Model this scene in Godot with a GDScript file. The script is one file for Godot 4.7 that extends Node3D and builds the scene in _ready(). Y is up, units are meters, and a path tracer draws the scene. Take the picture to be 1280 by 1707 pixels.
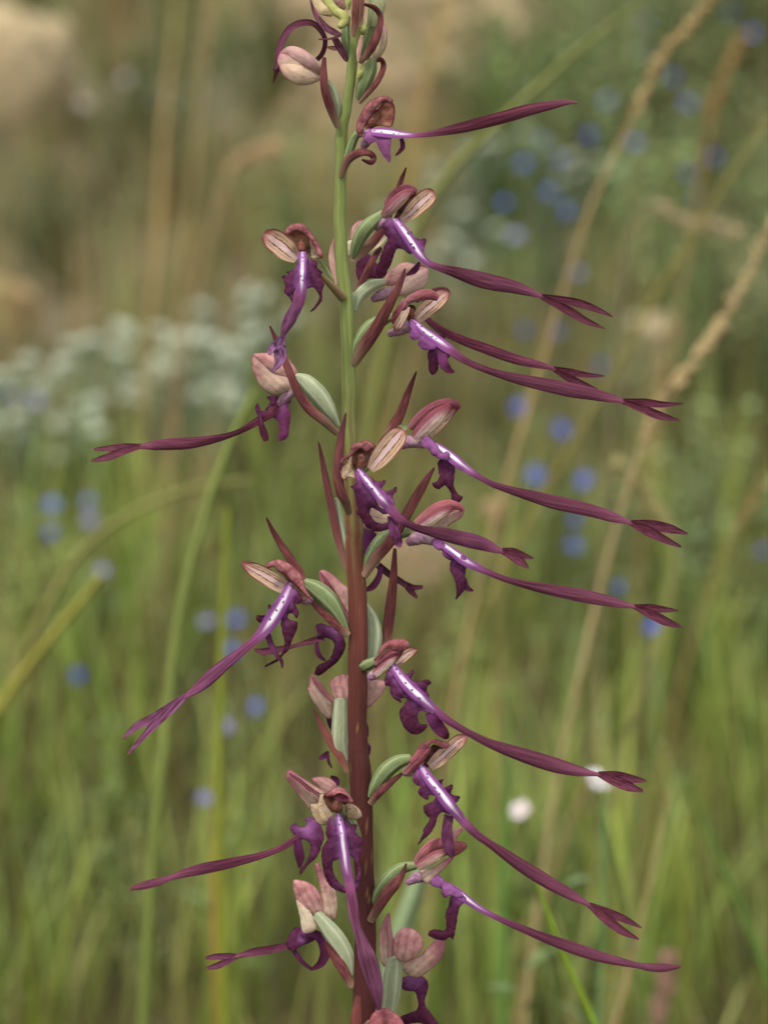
extends Node3D

# ---------------------------------------------------------------- camera frame: photo pixels (1280 x 1707) at the flower's own distance
const DIST := 0.8
const PX := 0.00016
const PITCH := 8.0
const FOCAL := 70.27
var centre := Vector3(0, 0.44, 0)
var cam_at: Vector3
var cam_right := Vector3(1, 0, 0)
var cam_up: Vector3
var cam_fwd: Vector3
var rng := RandomNumberGenerator.new()
var streak := FastNoiseLite.new()
var lumps := FastNoiseLite.new()
var ground_noise := FastNoiseLite.new()
var petal_mat: StandardMaterial3D
var lip_mat: StandardMaterial3D
var stem_mat: StandardMaterial3D
var leaf_mat: StandardMaterial3D
var dry_mat: StandardMaterial3D
var rock_mat: StandardMaterial3D
var soil_mat: StandardMaterial3D
var orchid: Node3D
var piece := 0
var strap := PackedVector2Array()


func _ready() -> void:
	rng.seed = 20240611
	var p := deg_to_rad(PITCH)
	cam_fwd = Vector3(0, -sin(p), -cos(p))
	cam_up = Vector3(0, cos(p), -sin(p))
	cam_at = centre - cam_fwd * DIST
	var cam := Camera3D.new()
	cam.name = "camera"
	var lens := CameraAttributesPhysical.new()
	lens.frustum_focal_length = FOCAL
	lens.frustum_near = 0.02
	lens.frustum_far = 400.0
	lens.frustum_focus_distance = DIST
	lens.exposure_aperture = FOCAL / 9.8
	cam.attributes = lens
	cam.fov = rad_to_deg(2.0 * atan(853.5 * PX / DIST))
	cam.near = 0.02
	cam.far = 400.0
	add_child(cam)
	cam.look_at_from_position(cam_at, centre, Vector3.UP)
	cam.current = true

	var sky_mat := ProceduralSkyMaterial.new()
	sky_mat.sky_top_color = Color(0.97, 0.97, 0.975)
	sky_mat.sky_horizon_color = Color(0.72, 0.72, 0.71)
	sky_mat.sky_curve = 0.25
	sky_mat.sky_energy_multiplier = 1.0
	sky_mat.ground_bottom_color = Color(0.25, 0.27, 0.18)
	sky_mat.ground_horizon_color = Color(0.4, 0.42, 0.33)
	sky_mat.sun_angle_max = 1.0
	var sky := Sky.new()
	sky.sky_material = sky_mat
	var env := Environment.new()
	env.background_mode = Environment.BG_SKY
	env.sky = sky
	env.tonemap_mode = Environment.TONE_MAPPER_LINEAR
	env.tonemap_exposure = 1.75
	env.sdfgi_enabled = true
	env.ssao_enabled = true
	env.ssil_enabled = true
	var world := WorldEnvironment.new()
	world.name = "environment"
	world.environment = env
	add_child(world)
	var sun := DirectionalLight3D.new()
	sun.name = "sun"
	sun.light_energy = 0.5
	sun.light_color = Color(1.0, 0.97, 0.92)
	sun.light_angular_distance = 10.0
	sun.shadow_enabled = true
	add_child(sun)
	sun.look_at_from_position(Vector3(-0.5, 1.5, 0.75), Vector3.ZERO, Vector3.UP)

	make_materials()
	build_ground()
	build_orchid()
	build_meadow()
	build_flowers()
	build_stalks()


func make_materials() -> void:
	streak.seed = 5
	streak.frequency = 1.0
	lumps.seed = 9
	lumps.frequency = 1.0
	ground_noise.seed = 31
	ground_noise.frequency = 1.0
	ground_noise.fractal_octaves = 4
	var im := Image.create(256, 256, false, Image.FORMAT_L8)
	var im2 := Image.create(256, 256, false, Image.FORMAT_L8)
	for y in 256:
		for x in 256:
			var a := 0.5 + 0.30 * streak.get_noise_2d(x * 0.035, y * 0.22) + 0.14 * streak.get_noise_2d(x * 0.2 + 90.0, y * 0.5)
			im.set_pixel(x, y, Color(a, a, a))
			var b := 0.5 + 0.3 * streak.get_noise_2d(x * 0.12, y * 0.12) + 0.2 * streak.get_noise_2d(x * 0.4 + 50.0, y * 0.4)
			im2.set_pixel(x, y, Color(b, b, b))
	var veins := ImageTexture.create_from_image(im)
	var grain := ImageTexture.create_from_image(im2)
	petal_mat = plain_mat("petal", 0.68, 0.3, 0.6)
	petal_mat.heightmap_enabled = true
	petal_mat.heightmap_texture = veins
	petal_mat.heightmap_scale = 0.010
	lip_mat = plain_mat("lip", 0.7, 0.26, 0.36)
	lip_mat.heightmap_enabled = true
	lip_mat.heightmap_texture = veins
	lip_mat.heightmap_scale = 0.009
	stem_mat = plain_mat("stem", 0.58, 0.36, 0.0)
	stem_mat.heightmap_enabled = true
	stem_mat.heightmap_texture = veins
	stem_mat.heightmap_scale = 0.02
	leaf_mat = plain_mat("leaf", 0.55, 0.4, 0.5)
	dry_mat = plain_mat("dry_grass", 0.75, 0.3, 0.3)
	rock_mat = plain_mat("rock", 0.9, 0.3, 0.0)
	rock_mat.heightmap_enabled = true
	rock_mat.heightmap_texture = grain
	rock_mat.heightmap_scale = 0.8
	rock_mat.uv1_triplanar = true
	rock_mat.uv1_scale = Vector3(4, 4, 4)
	soil_mat = plain_mat("soil", 0.95, 0.2, 0.0)
	soil_mat.heightmap_enabled = true
	soil_mat.heightmap_texture = grain
	soil_mat.heightmap_scale = 1.5
	soil_mat.uv1_triplanar = true
	soil_mat.uv1_world_triplanar = true
	soil_mat.uv1_scale = Vector3(3, 3, 3)


func plain_mat(called: String, rough: float, spec: float, through: float) -> StandardMaterial3D:
	var m := StandardMaterial3D.new()
	m.resource_name = called
	m.vertex_color_use_as_albedo = true
	m.roughness = rough
	m.metallic_specular = spec
	m.cull_mode = BaseMaterial3D.CULL_DISABLED
	if through > 0.0:
		m.backlight_enabled = true
		m.backlight = Color(through, through, through)
	return m


# ---------------------------------------------------------------- small helpers
func c8(r: int, g: int, b: int) -> Color:
	return Color8(r, g, b).srgb_to_linear()


func vary(c: Color, by: float) -> Color:
	return Color(clampf(c.r * by, 0, 1), clampf(c.g * by, 0, 1), clampf(c.b * by, 0, 1))


func world_at(x: float, y: float, toward: float) -> Vector3:
	# a photo pixel of the flower spike, so many metres nearer than the plane of focus
	var dir := cam_fwd * DIST + cam_right * (x - 640.0) * PX + cam_up * (853.5 - y) * PX
	return cam_at + dir * ((DIST - toward) / DIST)


func ray_dir(x: float, y: float) -> Vector3:
	return cam_fwd + cam_right * (x - 640.0) * PX / DIST + cam_up * (853.5 - y) * PX / DIST


func Z(ox: float, oy: float, s: float, a: Array) -> Array:
	var out := []
	for i in a.size():
		out.append((oy if i % 2 else ox) + a[i] * s)
	return out


func pick(list, t: float) -> float:
	# smooth look-up in a list of values spread evenly over 0..1
	if not list is Array:
		return list
	var n: int = list.size()
	if n == 1:
		return list[0]
	var f := clampf(t, 0, 1) * (n - 1)
	var i := mini(int(f), n - 2)
	var k := f - i
	var a: float = list[maxi(i - 1, 0)]
	var b: float = list[i]
	var c: float = list[i + 1]
	var d: float = list[mini(i + 2, n - 1)]
	return cubic_interpolate(b, c, a, d, k)


class Shape:
	var v := PackedVector3Array()
	var n := PackedVector3Array()
	var c := PackedColorArray()
	var t := PackedVector2Array()
	var ix := PackedInt32Array()

	func add(p: Vector3, nn: Vector3, cc: Color, uv: Vector2) -> int:
		v.append(p)
		n.append(nn)
		c.append(cc)
		t.append(uv)
		return v.size() - 1

	func tri(a: int, b: int, d: int) -> void:
		var f := (v[b] - v[a]).cross(v[d] - v[a])
		if f.length_squared() < 1e-24:
			return
		if f.dot(n[a] + n[b] + n[d]) > 0.0:
			ix.append_array([a, d, b])
		else:
			ix.append_array([a, b, d])

	func quad(a: int, b: int, d: int, e: int) -> void:
		tri(a, b, d)
		tri(a, d, e)

	func mesh(shift: Vector3) -> ArrayMesh:
		var w := PackedVector3Array()
		w.resize(v.size())
		for i in v.size():
			w[i] = v[i] - shift
		var arrays := []
		arrays.resize(Mesh.ARRAY_MAX)
		arrays[Mesh.ARRAY_VERTEX] = w
		arrays[Mesh.ARRAY_NORMAL] = n
		arrays[Mesh.ARRAY_COLOR] = c
		arrays[Mesh.ARRAY_TEX_UV] = t
		arrays[Mesh.ARRAY_INDEX] = ix
		var m := ArrayMesh.new()
		m.add_surface_from_arrays(Mesh.PRIMITIVE_TRIANGLES, arrays)
		return m


func put(s: Shape, called: String, mat: Material, parent: Node3D, from := Vector3.ZERO) -> MeshInstance3D:
	# one named mesh; its vertices are world positions, "from" is where its parent stands
	var o := MeshInstance3D.new()
	o.name = called
	o.mesh = s.mesh(from)
	o.material_override = mat
	parent.add_child(o, true)
	return o


func numbered(called: String) -> String:
	if not has_node(called):
		return called
	var k := 1
	while has_node("%s_%03d" % [called, k]):
		k += 1
	return "%s_%03d" % [called, k]


func thing(called: String, label: String, category: String, at: Vector3, group := "", kind := "") -> Node3D:
	var o := Node3D.new()
	o.name = numbered(called)
	add_child(o)
	o.position = at
	tag(o, label, category, group, kind)
	return o


func tag(o: Node, label: String, category: String, group := "", kind := "") -> void:
	o.set_meta("label", label)
	o.set_meta("category", category)
	if group:
		o.set_meta("group", group)
	if kind:
		o.set_meta("kind", kind)


# ---------------------------------------------------------------- petals, lips and bracts: a cupped, rolled, tapering sheet with thickness
func rib(s: Shape, path: Array, dz, wid, mode: String, o := {}) -> void:
	# path in photo pixels, dz in mm toward the viewer, wid half widths in pixels, roll in degrees (positive faces up), curl: how far the section is cupped
	piece += 1
	var nu: int = o.get("nu", 34)
	var nv: int = 44 if mode == "sepal_in" else maxi(o.get("nv", 20), 16)
	var th: float = o.get("th", 0.00055)
	var curl = o.get("curl", 0.5)
	var roll = o.get("roll", 0.0)
	var ruffle: float = o.get("ruffle", 0.0)
	var xs := []
	var ys := []
	for i in range(0, path.size(), 2):
		xs.append(path[i])
		ys.append(path[i + 1])
	var mid := PackedVector3Array()
	for i in nu + 1:
		var u := float(i) / nu
		mid.append(world_at(pick(xs, u), pick(ys, u), pick(dz, u) * 0.001))
	var along := (mid[nu] - mid[0]).normalized()
	var n_mid := (cam_at - mid[nu / 2]).normalized()
	var sg := 1.0 if n_mid.cross(along).y >= 0.0 else -1.0
	var grid := []
	var want := []
	var length := 0.0
	var lens_at := PackedFloat32Array()
	for i in nu + 1:
		var u := float(i) / nu
		var t := (mid[mini(i + 1, nu)] - mid[maxi(i - 1, 0)]).normalized()
		if i > 0:
			length += mid[i].distance_to(mid[i - 1])
		lens_at.append(length)
		var to_eye := (cam_at - mid[i]).normalized()
		var n0 := (to_eye - t * to_eye.dot(t)).normalized()
		var s0 := n0.cross(t)
		var f := deg_to_rad(pick(roll, u))
		var nn := n0 * cos(f) + s0 * sg * sin(f)
		var ss := s0 * cos(f) - n0 * sg * sin(f)
		var a := pick(curl, u)
		var w := maxf(pick(wid, u), 0.15) * PX
		var row := PackedVector3Array()
		for j in nv + 1:
			var vv := -1.0 + 2.0 * j / nv
			var off: Vector3
			if absf(a) < 0.02:
				off = ss * w * vv
			else:
				var r := w / sin(minf(absf(a), 1.45))
				off = ss * r * sin(absf(a) * vv) + nn * signf(a) * r * (1.0 - cos(a * vv))
			if ruffle > 0.0:
				off += nn * ruffle * 0.001 * vv * absf(vv) * sin(u * 23.0 + piece * 1.7 + vv * 0.8)
			off += nn * 0.00012 * lumps.get_noise_3d(u * 6.0, vv * 2.0, piece * 3.3) * minf(1.0, w / (5.0 * PX))
			row.append(mid[i] + off)
		grid.append(row)
		want.append(nn)
	var top := PackedInt32Array()
	var low := PackedInt32Array()
	for i in nu + 1:
		for j in nv + 1:
			var du: Vector3 = grid[mini(i + 1, nu)][j] - grid[maxi(i - 1, 0)][j]
			var dv: Vector3 = grid[i][mini(j + 1, nv)] - grid[i][maxi(j - 1, 0)]
			var nrm := du.cross(dv).normalized()
			if nrm.length_squared() < 0.5:
				nrm = want[i]
			if nrm.dot(want[i]) < 0.0:
				nrm = -nrm
			var u := float(i) / nu
			var vv := -1.0 + 2.0 * j / nv
			var edge := i == 0 or i == nu or j == 0 or j == nv
			var half := 0.0 if edge else th * 0.5 * (1.0 - 0.55 * vv * vv)
			var uv := Vector2(lens_at[i] * 60.0 + piece * 0.37, vv * 0.30 + piece * 0.13)
			var p: Vector3 = grid[i][j]
			top.append(s.add(p + nrm * half, nrm, tint(mode, u, vv, true, o), uv))
			low.append(s.add(p - nrm * half, -nrm, tint(mode, u, vv, false, o), uv))
	for i in nu:
		for j in nv:
			var a := i * (nv + 1) + j
			s.quad(top[a], top[a + 1], top[a + nv + 2], top[a + nv + 1])
			s.quad(low[a], low[a + 1], low[a + nv + 2], low[a + nv + 1])


func tint(mode: String, u: float, v: float, front: bool, o: Dictionary) -> Color:
	var av := absf(v)
	var k := 1.0 + 0.26 * streak.get_noise_2d(u * 4.0 + piece * 5.1, v * 8.0) + 0.20 * streak.get_noise_2d(u * 12.0 + piece * 2.2, v * 24.0)
	var blotch := lumps.get_noise_2d(u * 4.0 + piece * 7.7, v * 1.6)
	var c: Color
	match mode:
		"lip":
			var wl: float = o.get("wl", 0.2)
			var red: Color = o.get("red", c8(99, 52, 70))
			c = red.lerp(c8(80, 38, 52), clampf(0.5 + 1.3 * blotch, 0, 1))
			c = c.lerp(c8(138, 84, 110), smoothstep(0.25, 0.9, u) * 0.30 * (1.0 - av) + 0.10 * streak.get_noise_2d(u * 3.0, v * 18.0 + piece))
			if front:
				var wob := 0.06 * lumps.get_noise_2d(u * 9.0 + piece, v * 2.0)
				c = c.lerp(c8(118, 60, 94), 1.0 - smoothstep(wl * 1.0, wl * 1.6, u))
				c = c.lerp(c8(144, 92, 150), (1.0 - smoothstep(wl * 0.8, wl * 1.28, u + wob)) * (1.0 - 0.55 * av))
				c = c.lerp(c8(112, 54, 124), (1.0 - smoothstep(wl * 0.7, wl * 1.2, u)) * smoothstep(0.40, 0.7, av + wob) * 0.65)
				var wcol := c8(236, 226, 238).lerp(c8(176, 146, 184), 1.0 - smoothstep(0.0, wl * 0.55, u))
				c = c.lerp(wcol, (1.0 - smoothstep(0.12, 0.48, av + wob)) * (1.0 - smoothstep(wl * 0.72, wl * 1.12, u + 0.4 * wl * av)) * 0.97)
				for q in o.get("spots", []):
					var d := Vector2((u - q[0]) / q[2], (v - q[1]) / q[3]).length()
					c = c.lerp(c8(44, 16, 60), 1.0 - smoothstep(0.6, 1.1, d))
				k = lerpf(1.0, k, smoothstep(wl * 0.8, wl * 1.6, u) * 0.8 + 0.2)
			else:
				c = c.lerp(c8(120, 62, 100), 1.0 - smoothstep(wl, wl * 2.2, u))
			if wl < 0.002:
				c = c.lerp(c8(122, 88, 62), smoothstep(0.86, 1.0, u + 0.08 * blotch) * clampf(0.5 + 0.9 * sin(piece * 2.3), 0.0, 1.0) * 0.8)
		"sepal_in":
			var drift := 0.06 * blotch + 0.03 * streak.get_noise_2d(u * 6.0 + piece, 4.0)
			var w := v + drift
			c = c8(186, 156, 132).lerp(c8(196, 168, 168), 1.0 - smoothstep(0.12, 0.34, absf(w + 0.02)))
			c = c.lerp(c8(184, 156, 122), smoothstep(0.3, 0.5, -w) * (1.0 - smoothstep(0.6, 0.9, -w)) * 0.7)
			c = c.lerp(c8(196, 150, 136), smoothstep(0.45, 0.95, u) * 0.55)
			for q in [[-0.64, 0.6, 0.06], [-0.34, 0.95, 0.065], [0.34, 1.0, 0.065], [0.64, 0.5, 0.05]]:
				var dash := clampf(0.9 + 1.1 * streak.get_noise_2d(u * 14.0 + piece, q[0] * 40.0), 0.0, 1.0)
				var pull: float = q[0] * (1.0 - 0.25 * u * u)
				c = c.lerp(c8(92, 52, 48), (1.0 - smoothstep(q[2] * 0.5, q[2] * 1.6, absf(w - pull))) * smoothstep(0.04, 0.2, u) * (1.0 - smoothstep(0.72, 0.9, u)) * q[1] * dash)
			c = c.lerp(c8(132, 56, 60), smoothstep(0.76, 1.0, u + 0.12 * av) * 0.85)
			c = c.lerp(c8(104, 44, 50), smoothstep(0.82, 0.94, av) * smoothstep(0.1, 0.5, u) * 0.95)
			k = lerpf(1.0, k, 0.4)
			if not front:
				c = c8(176, 124, 130).lerp(c8(140, 72, 86), smoothstep(0.5, 1.0, av))
		"hood":
			c = c8(158, 98, 106).lerp(c8(124, 64, 76), clampf(0.5 + 1.4 * blotch, 0, 1))
			c = c.lerp(c8(190, 150, 150), (1.0 - smoothstep(0.0, 0.45, u)) * 0.65)
			c = c.lerp(c8(92, 38, 50), (1.0 - smoothstep(0.03, 0.13, absf(absf(v + 0.08 * blotch) - 0.42))) * 0.6)
			c = c.lerp(c8(198, 146, 146), clampf(1.6 * streak.get_noise_2d(u * 1.6 + piece * 4.0, v * 9.0), 0.0, 1.0) * 0.55 * (1.0 - 0.6 * u))
			c = c.lerp(c8(96, 42, 54), smoothstep(0.78, 0.97, av) * 0.85)
		"lateral":
			c = c8(206, 186, 160).lerp(c8(190, 154, 160), smoothstep(-0.6, 0.05, v + 0.1 * blotch))
			c = c.lerp(c8(136, 72, 84), smoothstep(-0.05, 0.6, v + 0.35 * u - 0.15))
			c = c.lerp(c8(124, 58, 68), smoothstep(0.62, 0.95, u))
			for q in [-0.45, 0.02, 0.4]:
				c = c.lerp(c8(110, 60, 66), (1.0 - smoothstep(0.02, 0.10, absf(v - q + 0.08 * blotch))) * 0.45)
			c = c.lerp(c8(84, 36, 46), smoothstep(0.8, 0.94, -v) * smoothstep(0.05, 0.2, u))
			c = c.lerp(c8(112, 54, 66), smoothstep(0.84, 0.98, v) * 0.7)
		"flank":
			c = c8(134, 72, 84).lerp(c8(98, 44, 56), clampf(0.5 + 1.2 * blotch, 0, 1))
			c = c.lerp(c8(180, 140, 140), (1.0 - smoothstep(0.0, 0.4, u)) * 0.4)
			c = c.lerp(c8(80, 32, 42), (1.0 - smoothstep(0.03, 0.13, absf(absf(v + 0.1 * blotch) - 0.35))) * 0.5)
			c = c.lerp(c8(182, 112, 118), (1.0 - smoothstep(0.0, 0.2, absf(v - 0.05))) * 0.3)
		"pale":
			c = c8(212, 188, 172).lerp(c8(206, 152, 150), clampf(0.5 + blotch, 0, 1) * 0.6)
			c = c.lerp(c8(168, 104, 116), smoothstep(0.55, 1.0, maxf(av, u)) * 0.8)
			c = c.lerp(c8(150, 88, 96), (1.0 - smoothstep(0.03, 0.12, av)) * 0.45)
		"bract":
			c = c8(124, 72, 68).lerp(c8(96, 48, 54), clampf(0.5 + 1.2 * blotch, 0, 1))
			c = c.lerp(c8(80, 34, 44), smoothstep(0.65, 1.0, u))
			c = c.lerp(c8(166, 142, 116), (1.0 - smoothstep(0.0, 0.3, u)) * 0.75)
			c = c.lerp(c8(84, 40, 48), smoothstep(0.75, 1.0, av) * 0.5)
		"wing":
			c = c8(100, 44, 88).lerp(c8(76, 30, 56), smoothstep(0.1, 0.7, u))
			c = c.lerp(c8(64, 26, 50), smoothstep(0.75, 1.0, av) * 0.5)
		"green":
			c = c8(120, 140, 92).lerp(c8(160, 172, 124), clampf(0.5 + blotch, 0, 1))
			c = c.lerp(c8(150, 120, 100), smoothstep(0.8, 1.0, av) * 0.4)
		_:
			c = c8(120, 120, 120)
	if o.has("col"):
		c = c.lerp(o.col, o.get("mix", 0.6))
	return vary(c, k * o.get("lum", 1.0))


# ---------------------------------------------------------------- ruffled wings and rounded petals: a traced outline, filled, cupped and given thickness
func plate(s: Shape, outline: Array, dz: float, mode: String, o := {}) -> void:
	piece += 1
	var ring := PackedVector2Array()
	for i in range(0, outline.size(), 2):
		ring.append(Vector2(outline[i], outline[i + 1]))
	var n := ring.size()
	var edge := PackedVector2Array()
	for i in n:
		var a := ring[(i + n - 1) % n]
		var b := ring[i]
		var c := ring[(i + 1) % n]
		var d := ring[(i + 2) % n]
		var parts := clampi(int(b.distance_to(c) / 1.9), 1, 9)
		for q in parts:
			edge.append(b.cubic_interpolate(c, a, d, float(q) / parts))
	if mode == "wing":
		var was := edge.duplicate()
		for i in was.size():
			var out := (was[(i + 1) % was.size()] - was[(i + was.size() - 1) % was.size()]).orthogonal().normalized()
			edge[i] = was[i] + out * (1.0 * streak.get_noise_2d(i * 0.33 + piece * 9.0, 3.0) + 0.7 * streak.get_noise_2d(i * 0.8 + piece * 5.0, 8.0))
	var box := Rect2(edge[0], Vector2.ZERO)
	for p in edge:
		box = box.expand(p)
	var pts := edge.duplicate()
	var far := PackedFloat32Array()
	far.resize(edge.size())
	var step: float = 1.7 if mode == "cream" else 2.3
	var y := box.position.y
	var odd := 0
	while y < box.end.y:
		var x := box.position.x + (step * 0.5 if odd % 2 else 0.0)
		while x < box.end.x:
			var p := Vector2(x, y)
			if Geometry2D.is_point_in_polygon(p, edge):
				var near := 1e9
				for q in edge:
					near = minf(near, q.distance_squared_to(p))
				near = sqrt(near)
				if near > 1.3:
					pts.append(p)
					far.append(near)
			x += step
		y += step * 0.87
		odd += 1
	var idx := Geometry2D.triangulate_delaunay(pts)
	var mid := box.get_center()
	var root: Vector2 = Vector2(o.root[0], o.root[1]) if o.has("root") else mid
	var reach: float = o.get("reach", 0.55 * box.size.length())
	var bulge: float = o.get("bulge", 1.3)
	var round_at: float = o.get("round", 13.0)
	var gx: float = o.get("gx", 0.0) + 0.03 * sin(piece * 2.1)
	var gy: float = o.get("gy", 0.0) + 0.03 * cos(piece * 3.7)
	var rip: float = 0.16 * o.get("rip", 1.0)
	var xx := 0.0
	var xy := 0.0
	var yy := 0.0
	var cen := Vector2.ZERO
	for p in edge:
		cen += p / edge.size()
	for p in edge:
		xx += (p.x - cen.x) * (p.x - cen.x)
		xy += (p.x - cen.x) * (p.y - cen.y)
		yy += (p.y - cen.y) * (p.y - cen.y)
	var turn := 0.5 * atan2(2.0 * xy, xx - yy)
	var across := Vector2(-sin(turn), cos(turn))
	var wide := 1.0
	for p in edge:
		wide = maxf(wide, absf((p - cen).dot(across)))
	o = o.duplicate()
	o.across = across
	o.cen = cen
	o.wide = wide
	var deep := 1.0
	for q in far:
		deep = maxf(deep, q)
	round_at = minf(maxf(round_at, deep), 16.0)
	bulge = signf(bulge) * minf(absf(bulge), (0.5 if mode == "rear" or mode == "pale" else 0.22 if mode == "wing" else 0.4) * deep * PX * 1000.0)
	var pos := PackedVector3Array()
	for i in pts.size():
		var p := pts[i]
		var d := minf(far[i] / minf(deep, round_at), 1.0)
		var z := dz + gx * (p.x - mid.x) + gy * (p.y - mid.y) + bulge * (1.0 - (1.0 - d) * (1.0 - d))
		z += rip * lumps.get_noise_3d(p.x * 0.028, p.y * 0.028, piece * 2.7) * 3.0 + rip * 0.10 * lumps.get_noise_3d(p.x * 0.22, p.y * 0.22, piece * 1.7)
		if mode == "wing":
			z += 0.55 * (1.0 - smoothstep(0.0, 5.5, far[i])) * streak.get_noise_3d(p.x * 0.11, p.y * 0.11, piece * 3.9)
		pos.append(world_at(p.x, p.y, z * 0.001))
	var tris := []
	var nrm := PackedVector3Array()
	nrm.resize(pts.size())
	for i in range(0, idx.size(), 3):
		var g := (pts[idx[i]] + pts[idx[i + 1]] + pts[idx[i + 2]]) / 3.0
		if not Geometry2D.is_point_in_polygon(g, edge):
			continue
		var f := (pos[idx[i + 1]] - pos[idx[i]]).cross(pos[idx[i + 2]] - pos[idx[i]])
		if f.dot(cam_fwd) > 0.0:
			f = -f
		for k in 3:
			nrm[idx[i + k]] += f
		tris.append(i)
	var top := PackedInt32Array()
	var low := PackedInt32Array()
	var th: float = o.get("th", 0.0005)
	for i in pts.size():
		var nn := nrm[i].normalized() if nrm[i].length_squared() > 1e-24 else -cam_fwd
		var half := 0.0 if i < edge.size() else th * 0.5 * minf(far[i] / 2.5, 1.0)
		var c := fill(mode, pts[i], far[i], root, reach, o)
		var uv := Vector2((pts[i].x - root.x) * 0.010, (pts[i].y - root.y) * 0.010) + Vector2(piece * 0.31, piece * 0.17)
		top.append(s.add(pos[i] + nn * half, nn, c, uv))
		low.append(s.add(pos[i] - nn * half, -nn, c, uv))
	for i in tris:
		s.tri(top[idx[i]], top[idx[i + 1]], top[idx[i + 2]])
		s.tri(low[idx[i]], low[idx[i + 1]], low[idx[i + 2]])


func fill(mode: String, p: Vector2, far: float, root: Vector2, reach: float, o: Dictionary) -> Color:
	var d := p - root
	var t := d.length() / reach
	var ang := atan2(d.y, d.x)
	var k := 1.0 + 0.24 * streak.get_noise_2d(ang * 5.0 + piece, t * 1.5) + 0.10 * streak.get_noise_2d(p.x * 0.3, p.y * 0.3)
	var blotch := lumps.get_noise_2d(p.x * 0.06 + piece * 3.0, p.y * 0.06)
	var w: float = (p - o.cen).dot(o.across) / o.wide + 0.10 * blotch
	if mode != "wing":
		var along: float = (p - o.cen).dot(Vector2(o.across.y, -o.across.x)) / o.wide
		k = 1.0 + 0.20 * streak.get_noise_2d(w * 5.0 + piece * 3.1, along * 0.7) + 0.12 * streak.get_noise_2d(w * 13.0 + piece, along * 1.6)
	var vein := 0.0
	for q in [-0.52, -0.06, 0.42]:
		vein = maxf(vein, 1.0 - smoothstep(0.03, 0.14, absf(w - q)))
	vein *= clampf(0.75 + 0.9 * streak.get_noise_2d(p.x * 0.08 + piece, p.y * 0.08), 0.0, 1.0)
	if mode == "wing" and strap.size() > 1:
		var near := 1e9
		for i in strap.size() - 1:
			near = minf(near, Geometry2D.get_closest_point_to_segment(p, strap[i], strap[i + 1]).distance_to(p))
		t = maxf(0.0, near - 6.0) / (reach * 0.62)
	var c: Color
	match mode:
		"wing":
			c = c8(134, 82, 134).lerp(c8(86, 38, 72), smoothstep(0.02, 0.30, t + 0.10 * blotch))
			c = c.lerp(c8(70, 28, 50), smoothstep(0.25, 0.72, t + 0.16 * blotch))
			c = c.lerp(c8(124, 70, 116), 0.45 * clampf(streak.get_noise_2d(p.x * 0.12 + piece, p.y * 0.12), 0.0, 1.0) * (1.0 - smoothstep(0.5, 0.9, t)))
			c = c.lerp(c8(54, 18, 34), (1.0 - smoothstep(0.4, 2.6, far)) * 0.65)
		"hood":
			c = c8(166, 108, 110).lerp(c8(124, 66, 74), clampf(0.5 + 1.5 * blotch, 0, 1))
			c = c.lerp(c8(194, 140, 134), clampf(1.9 * streak.get_noise_2d(p.x * 0.05 + p.y * 0.22, p.y * 0.05 - p.x * 0.22), 0, 1) * 0.5)
			c = c.lerp(c8(92, 38, 50), vein * 0.45)
			c = c.lerp(c8(86, 34, 44), (1.0 - smoothstep(0.6, 3.0, far)) * 0.9)
		"cream":
			c = c8(196, 176, 148).lerp(c8(172, 150, 116), clampf(0.5 + 1.3 * blotch, 0, 1))
			for q in [4.8, 7.8, 10.6]:
				c = c.lerp(c8(98, 62, 54), (1.0 - smoothstep(0.3, 1.0, absf(far - q))) * 0.7)
			c = c.lerp(c8(92, 38, 44), 1.0 - smoothstep(1.2, 3.0, far))
		"pale":
			c = c8(196, 172, 152).lerp(c8(186, 138, 134), smoothstep(0.2, 0.9, t + 0.3 * blotch))
			c = c.lerp(c8(158, 92, 110), smoothstep(0.6, 1.0, t) * 0.7)
			c = c.lerp(c8(168, 108, 112), vein * 0.6)
			c = c.lerp(c8(124, 60, 82), (1.0 - smoothstep(0.6, 3.2, far)) * 0.85)
		"rear":
			c = c8(198, 152, 146).lerp(c8(182, 122, 124), clampf(0.5 + 0.8 * blotch, 0, 1))
			c = c.lerp(c8(208, 180, 162), (1.0 - smoothstep(0.1, 0.7, t)) * 0.5)
			c = c.lerp(c8(150, 84, 96), vein * 0.65)
			c = c.lerp(c8(132, 66, 84), (1.0 - smoothstep(0.6, 3.0, far)) * 0.8)
		"dark":
			c = c8(92, 58, 44).lerp(c8(58, 34, 30), clampf(0.5 + 1.5 * blotch, 0, 1))
		"throat":
			c = c8(168, 118, 98).lerp(c8(132, 78, 70), clampf(0.5 + 1.5 * blotch, 0, 1))
			c = c.lerp(c8(96, 42, 50), 1.0 - smoothstep(0.8, 2.6, far))
		_:
			c = c8(120, 120, 120)
	if o.has("col"):
		c = c.lerp(o.col, o.get("mix", 0.6))
	return vary(c, k * o.get("lum", 1.0))


# ---------------------------------------------------------------- stems, ovaries, spurs and buds: a ribbed tube
func tub(s: Shape, path: Array, dz, rad, mode: String, o := {}) -> void:
	piece += 1
	var xs := []
	var ys := []
	for i in range(0, path.size(), 2):
		xs.append(path[i])
		ys.append(path[i + 1])
	var nu: int = o.get("nu", 24)
	var mid := PackedVector3Array()
	var r := PackedFloat32Array()
	for i in nu + 1:
		var u := float(i) / nu
		mid.append(world_at(pick(xs, u), pick(ys, u), pick(dz, u) * 0.001))
		r.append(maxf(pick(rad, u), 0.1) * PX)
	sweep(s, mid, r, mode, o)


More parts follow.
